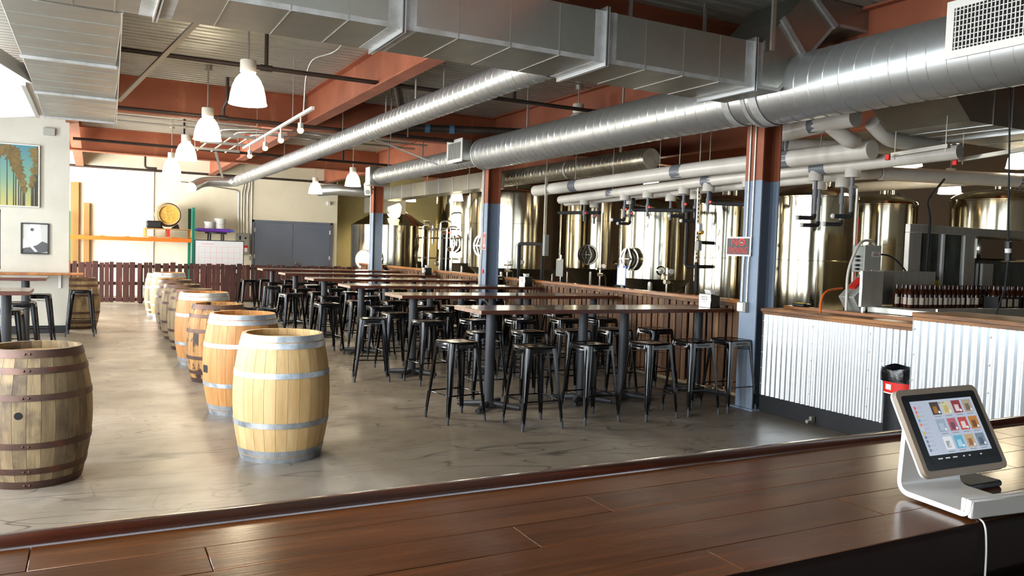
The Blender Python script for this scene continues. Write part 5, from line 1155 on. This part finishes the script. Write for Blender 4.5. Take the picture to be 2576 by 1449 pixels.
for r_ in range(3):
    for j in range(34):
        if (r_ == 0 and j > 14): continue
        x = 7.20 + j * 0.076 + (0.036 if r_ % 2 else 0) + random.uniform(-0.006, 0.006); y = 5.30 + r_ * 0.0 - 0.0
        y = 5.17 + r_ * 0.075 + random.uniform(-0.006, 0.006)
        lab = 'amber glass bottle on the conveyor, %s from left in the %s row' % (nth(j), rowlab[r_])
        if first: bp0.location = (x, y, 1.191); bp0['label'] = lab; first = False
        else: dup(bp0, (x, y, 1.191), random.uniform(-0.5, 0.5), lab)
for k in range(4):
    x = 8.42 + k * 0.42
    c = thing('bottle_carrier', 'dark carton carrier of bottles on the conveyor, %s from left' % ORD[k], 'carton', (x, 5.0, 1.191), group='bottle cartons')
    local('carton', MB().box(-0.20, 0.20, -0.10, -0.095, 0, 0.13).box(-0.20, 0.20, 0.055, 0.06, 0, 0.13).box(-0.20, -0.195, -0.1, 0.06, 0, 0.13).box(0.195, 0.20, -0.1, 0.06, 0, 0.13).box(-0.2, 0.2, -0.1, 0.06, 0, 0.004), M_black, c)
    for j in range(3): local('carton_print', MB().box(-0.15 + j * 0.11, -0.08 + j * 0.11, -0.102, -0.1005, 0.03, 0.11), M_blabel, c)
    for j in range(5):
        lab = 'amber bottle in the %s dark carton, %s from left within it' % (ORD[k], ORD[j])
        dup(bp0, (x - 0.155 + j * 0.078, 4.985, 1.196), 0, lab)
# steel guard panels, control boxes, hoses
gp = thing('guard_panel', 'bare steel guard box standing left of the bottles', 'guard', (6.9, 5.4, 0))
MB().cbox(6.72, 7.03, 5.35, 5.385, 1.19, 1.55, 0.004).build('front_panel', M_panel, gp); MB().cbox(7.03, 8.05, 5.49, 5.505, 1.20, 1.555, 0.003).build('side_panel', M_panel, gp)
for x in (6.77, 6.98): MB().box(x - 0.015, x + 0.015, 5.355, 5.38, 0, 1.19).build('support_leg', M_steel, gp)
MB().box(7.9, 7.93, 5.508, 5.53, 0, 1.2).build('support_leg', M_steel, gp)
ib = thing('control_box', 'grey control box labelled iDD behind the half wall', 'control box', (7.15, 5.7, 1.53))
MB().cbox(7.04, 7.28, 5.6, 5.75, 1.53, 1.805, 0.008).build('enclosure', M_ebox, ib); MB().cbox(7.033, 7.287, 5.588, 5.602, 1.525, 1.81, 0.004).build('lid', mat('light_grey_box', 'b4b5ae', 0.5), ib)
MB().box(7.14, 7.265, 5.586, 5.588, 1.69, 1.745).build('name_plate', M_wht, ib)
text('iDD', 0.034, M_signr, ib, face((7.203, 5.5855, 1.726), (1, 0, 0), (0, 0, 1)))
for z in (1.703, 1.711): MB().box(7.155, 7.25, 5.5852, 5.586, z, z + 0.003).build('fine_print', M_signk, ib)
for z in (1.56, 1.60, 1.65, 1.69): MB().cyl((7.04, 5.66, z), (6.99, 5.66, z), 0.012, n=8).build('cable_gland', M_black, ib)
MB().cyl((7.16, 5.7, 1.0), (7.16, 5.7, 1.53), 0.02, n=8).cyl((7.16, 5.7, 0), (7.16, 5.7, 1.0), 0.02, n=8).build('box_post', M_steel, ib)
tb = thing('motor_box', 'tilted grey motor box with red warning sticker', 'motor box', (6.96, 5.6, 1.3))
tm = Matrix.Translation((6.985, 5.6, 1.315)) @ Matrix.Rotation(R(-38), 4, 'Y')
MB(tm).cbox(-0.19, 0.19, -0.10, 0.08, -0.12, 0.10, 0.008).build('enclosure', M_ebox, tb); MB(tm).cbox(-0.195, 0.195, -0.115, -0.10, -0.125, 0.105, 0.004).build('lid', MATS['light_grey_box'], tb)
MB(tm).box(-0.035, 0.035, -0.118, -0.115, -0.03, 0.04).build('warning_sticker', mat('pale_red_sticker', 'd8605a', 0.5), tb); MB(tm).box(-0.012, 0.012, -0.1195, -0.118, -0.012, 0.012).build('warning_symbol', M_signk, tb)
MB(tm).cyl((-0.10, -0.06, -0.12), (-0.10, -0.06, -0.18), 0.045, n=14).box(-0.06, 0.19, -0.06, 0.02, -0.16, -0.12).build('motor', M_cone, tb); MB(tm).box(-0.06, 0.10, -0.05, 0.03, 0.10, 0.125).build('red_cover', M_redp, tb)
MB().cyl((7.0, 5.62, 0), (7.0, 5.62, 1.12), 0.03, n=10).build('support_post', M_steel, tb)
def hose(name, label, pts, r, m): return tag(MB().tube(fillet(pts, 0.16, 8), r, 10).build(name, m), label, 'hose')
hose('orange_hose', 'short orange hose curving into the tilted motor box', [(6.46, 5.62, 0.6), (6.46, 5.62, 1.33), (6.76, 5.62, 1.36)], 0.011, M_orange)
hose('grey_hose', 'pale grey hose arching over the labelled control box', [(6.75, 5.55, 0.9), (6.75, 5.55, 1.25), (6.80, 5.6, 1.55), (7.02, 5.64, 1.86), (7.26, 5.66, 1.86), (7.34, 5.68, 1.7), (7.34, 5.68, 1.5)], 0.014, M_pvc)
hose('black_cable', 'black cable drooping from control box to the bottling machine', [(7.28, 5.68, 1.72), (7.55, 5.66, 1.72), (7.76, 5.58, 1.50), (7.78, 5.55, 1.0)], 0.010, M_insul)
hose('black_cable', 'black cable looping from the ceiling pipe down to the machine corner', [(9.0, 6.1, 2.65), (8.35, 5.85, 2.35), (8.02, 5.57, 2.12), (7.98, 5.55, 1.9), (7.96, 5.55, 1.2)], 0.014, M_insul)
hc = thing('hanging_cable', 'black cable with connector hanging at the right edge', 'cable', (7.3, 4.3, 1.7))
MB().tube([(7.15, 4.3, 3.998), (7.18, 4.3, 3.3), (7.27, 4.3, 2.2), (7.30, 4.3, 1.85)], 0.008, 8).build('cable', M_insul, hc)
MB().cyl((7.30, 4.3, 1.86), (7.305, 4.3, 1.80), 0.030, 0.030, n=8).build('connector_top', M_black, hc); MB().cyl((7.305, 4.3, 1.80), (7.31, 4.3, 1.76), 0.027, n=12).build('connector_band', M_wht, hc); MB().cyl((7.31, 4.3, 1.76), (7.315, 4.3, 1.69), 0.030, 0.028, n=8).build('connector_plug', M_black, hc)
MB().tube([(7.315, 4.3, 1.69), (7.33, 4.32, 1.45), (7.38, 4.4, 1.25), (7.4, 4.5, 0.9)], 0.008, 8).build('cable', M_insul, hc)
hm = thing('hand_meter', 'small black meter with yellow face on the half wall ledge', 'meter', (6.68, 6.05, 1.14)); 
MB().cbox(6.62, 6.74, 5.98, 6.14, 1.141, 1.175, 0.008).build('meter_body', M_black, hm); MB().box(6.632, 6.70, 6.0, 6.11, 1.1755, 1.178).build('yellow_face', M_yel, hm)

# ------------------------------------------------------------------ tablet register on the bar
tab = thing('tablet_register', 'white tablet point of sale stand on the bar counter', 'tablet stand', (1.95, 1.22, 1.041))
ty = R(-6.85)
TM = Matrix.Translation((1.941, 1.256, 1.221)) @ Matrix.Rotation(ty, 4, 'Z') @ Matrix.Rotation(R(90 - 28.7), 4, 'X') @ Matrix.Rotation(R(1.74), 4, 'Z')
def rrect(w, h, r, z0, z1, mtx, n=6):
    pts = []
    for cx, cy, a0 in ((w / 2 - r, h / 2 - r, 0), (-w / 2 + r, h / 2 - r, 90), (-w / 2 + r, -h / 2 + r, 180), (w / 2 - r, -h / 2 + r, 270)):
        for i in range(n): a = R(a0 + 90 * i / (n - 1)); pts.append((cx + r * math.cos(a), cy + r * math.sin(a)))
    return MB(mtx).prism(pts, 'z', z0, z1)
rrect(0.285, 0.223, 0.018, -0.016, 0.0, TM).build('tablet_frame', mat('champagne_frame', '877867', 0.5), tab); rrect(0.287, 0.225, 0.019, -0.018, -0.012, TM).build('frame_back', M_tabw, tab)
bz = rrect(0.257, 0.192, 0.008, 0.0001, 0.0012, TM).build('glass_bezel', M_bezel, tab)
sc = MB(TM).box(-0.108, 0.108, -0.060, 0.079, 0.0013, 0.0017).build('screen', M_screen, bz)
MB(TM).box(-0.108, 0.108, -0.079, -0.0605, 0.0013, 0.0017).build('player_bar', M_bezel, bz)
def tile(x, y, w, h, c, nm='album_cover', e=0.5):
    key = 'screen_' + c
    m_ = MATS.get(key) or mat(key, '101010', 0.3, emit=c, estr=e)
    MB(TM).box(x, x + w, y, y + h, 0.0018, 0.0021).build(nm, m_, bz)
cc = ['3a2a1c', 'cfc49a', '8c2028', 'a89a84', '93a5b5', 'b05a68', 'b83a36', 'b8741c', 'dfe3e8', '56a8c8', 'b8a070', '6d8090']
ac = ['a8702c', 'b8a85c', 'e8e0e0', '5a4a3c', 'b8c4ce', '503848', 'e8dcd8', '5a3008', '6a7078', 'c8e0e8', '8a2c28', '3a4048']
for i in range(12):
    x = -0.045 + (i % 4) * 0.038; y = 0.040 - (i // 4) * 0.045
    tile(x, y, 0.030, 0.033, cc[i]); tile(x + 0.006, y + 0.004, 0.015, 0.018, ac[i], 'cover_art')
    m_ = MATS.get('screen_d8dde4') or mat('screen_d8dde4', '101010', 0.3, emit='d8dde4', estr=0.55)
    MB(TM).cyl((x + 0.024, y + 0.006, 0.0021), (x + 0.024, y + 0.006, 0.0024), 0.0036, n=12).build('play_button', m_, bz)
    tile(x + 0.003, y - 0.006, 0.022, 0.0025, '8a93a0', 'caption_line')
for i, c in enumerate(['e8485a', 'e8604c', 'd8a02c', '4aa0c8', 'f07830', 'c8ccd8', 'd0b02c', '70788a', '70788a', '70788a', '70788a']):
    tile(-0.101, 0.058 - i * 0.0108, 0.0062, 0.0072, c, 'menu_icon'); tile(-0.092, 0.0605 - i * 0.0108, 0.017, 0.0018, 'a3abb8', 'menu_text')
tile(-0.012, 0.068, 0.018, 0.004, '70788a', 'title_text')
for x in (-0.085, -0.06, -0.035, 0.0, 0.02, 0.06): tile(x, -0.071, 0.015 if x < -0.03 else 0.006, 0.003, 'c8ccd4', 'player_icon')
# bent ribbon stand: post, base and card slot
SMx = Matrix.Translation((1.945, 1.20, 1.041)) @ Matrix.Rotation(ty, 4, 'Z')
def ribbon(pts, th, x0, x1, mtx):
    out = []; inn = []
    for i, p in enumerate(pts):
        a = pts[max(0, i - 1)]; b = pts[min(len(pts) - 1, i + 1)]; d = (Vector((b[0] - a[0], b[1] - a[1]))).normalized(); n_ = Vector((-d.y, d.x))
        out.append((p[0] + n_.x * th / 2, p[1] + n_.y * th / 2)); inn.append((p[0] - n_.x * th / 2, p[1] - n_.y * th / 2))
    poly = out + inn[::-1]; k = len(pts); vs = [(x0, a, b) for a, b in poly] + [(x1, a, b) for a, b in poly]; N_ = 2 * k
    fs = [(i, (i + 1) % N_, N_ + (i + 1) % N_, N_ + i) for i in range(N_)]
    for i in range(k - 1): fs += [(i, i + 1, N_ - 2 - i, N_ - 1 - i), (N_ + i, N_ + N_ - 1 - i, N_ + N_ - 2 - i, N_ + i + 1)]
    return MB(mtx).add(vs, fs)
rp = [(p.x, p.y) for p in fillet([Vector((0.105, 0.20, 0)), Vector((0.115, 0.012, 0)), Vector((-0.085, 0.012, 0)), Vector((-0.09, 0.05, 0))], 0.035, 7)]
ribbon(rp, 0.013, -0.115, 0.09, SMx).build('bent_stand', M_tabw, tab)
MB(SMx).cbox(-0.115, 0.115, -0.082, -0.066, 0.016, 0.05, 0.003).build('card_reader', M_tabw, tab); MB(SMx).cbox(-0.114, 0.115, -0.098, -0.0845, 0.006, 0.05, 0.003).build('card_slot_lip', M_tabw, tab)
MB(SMx).cyl((0, 0.02, 0.0), (0, 0.02, 0.006), 0.085, n=32).build('swivel_foot', M_ebox, tab)
hb_ = thing('charging_cable', 'white charging cable hanging from the tablet stand over the bar edge', 'cable', (1.86, 1.15, 1.045))
MB().tube(fillet([(1.90, 1.16, 1.046), (1.86, 1.13, 1.044), (1.83, 1.09, 1.046), (1.815, 1.075, 0.99), (1.79, 1.06, 0.86), (1.74, 1.05, 0.70), (1.7, 1.04, 0.63)], 0.03), 0.0022, 6).build('cord', M_wht, hb_)
tag(MB().cbox(2.06, 2.20, 1.27, 1.40, 1.0405, 1.058, 0.005).build('black_wallet', M_black), 'flat black folder lying behind the tablet stand', 'folder')

sp = thing('wall_speaker', 'small white speaker bracketed near the farthest column', 'speaker', (6.2, 19.55, 3.0))
MB(Matrix.Translation((6.12, 19.5, 3.06)) @ Matrix.Rotation(R(-30), 4, 'Z') @ Matrix.Rotation(R(25), 4, 'X')).cbox(-0.09, 0.09, -0.08, 0.08, -0.16, 0.16, 0.02).build('speaker_body', M_wht, sp)
MB(Matrix.Translation((6.12, 19.5, 3.06)) @ Matrix.Rotation(R(-30), 4, 'Z') @ Matrix.Rotation(R(25), 4, 'X')).cyl((0, -0.08, -0.06), (0, -0.086, -0.06), 0.06, n=18).build('speaker_cone', M_ebox, sp)
MB().beam((6.18, 19.55, 3.06), (6.29, 19.62, 3.06), 0.03, 0.03).build('speaker_bracket', M_cond, sp)
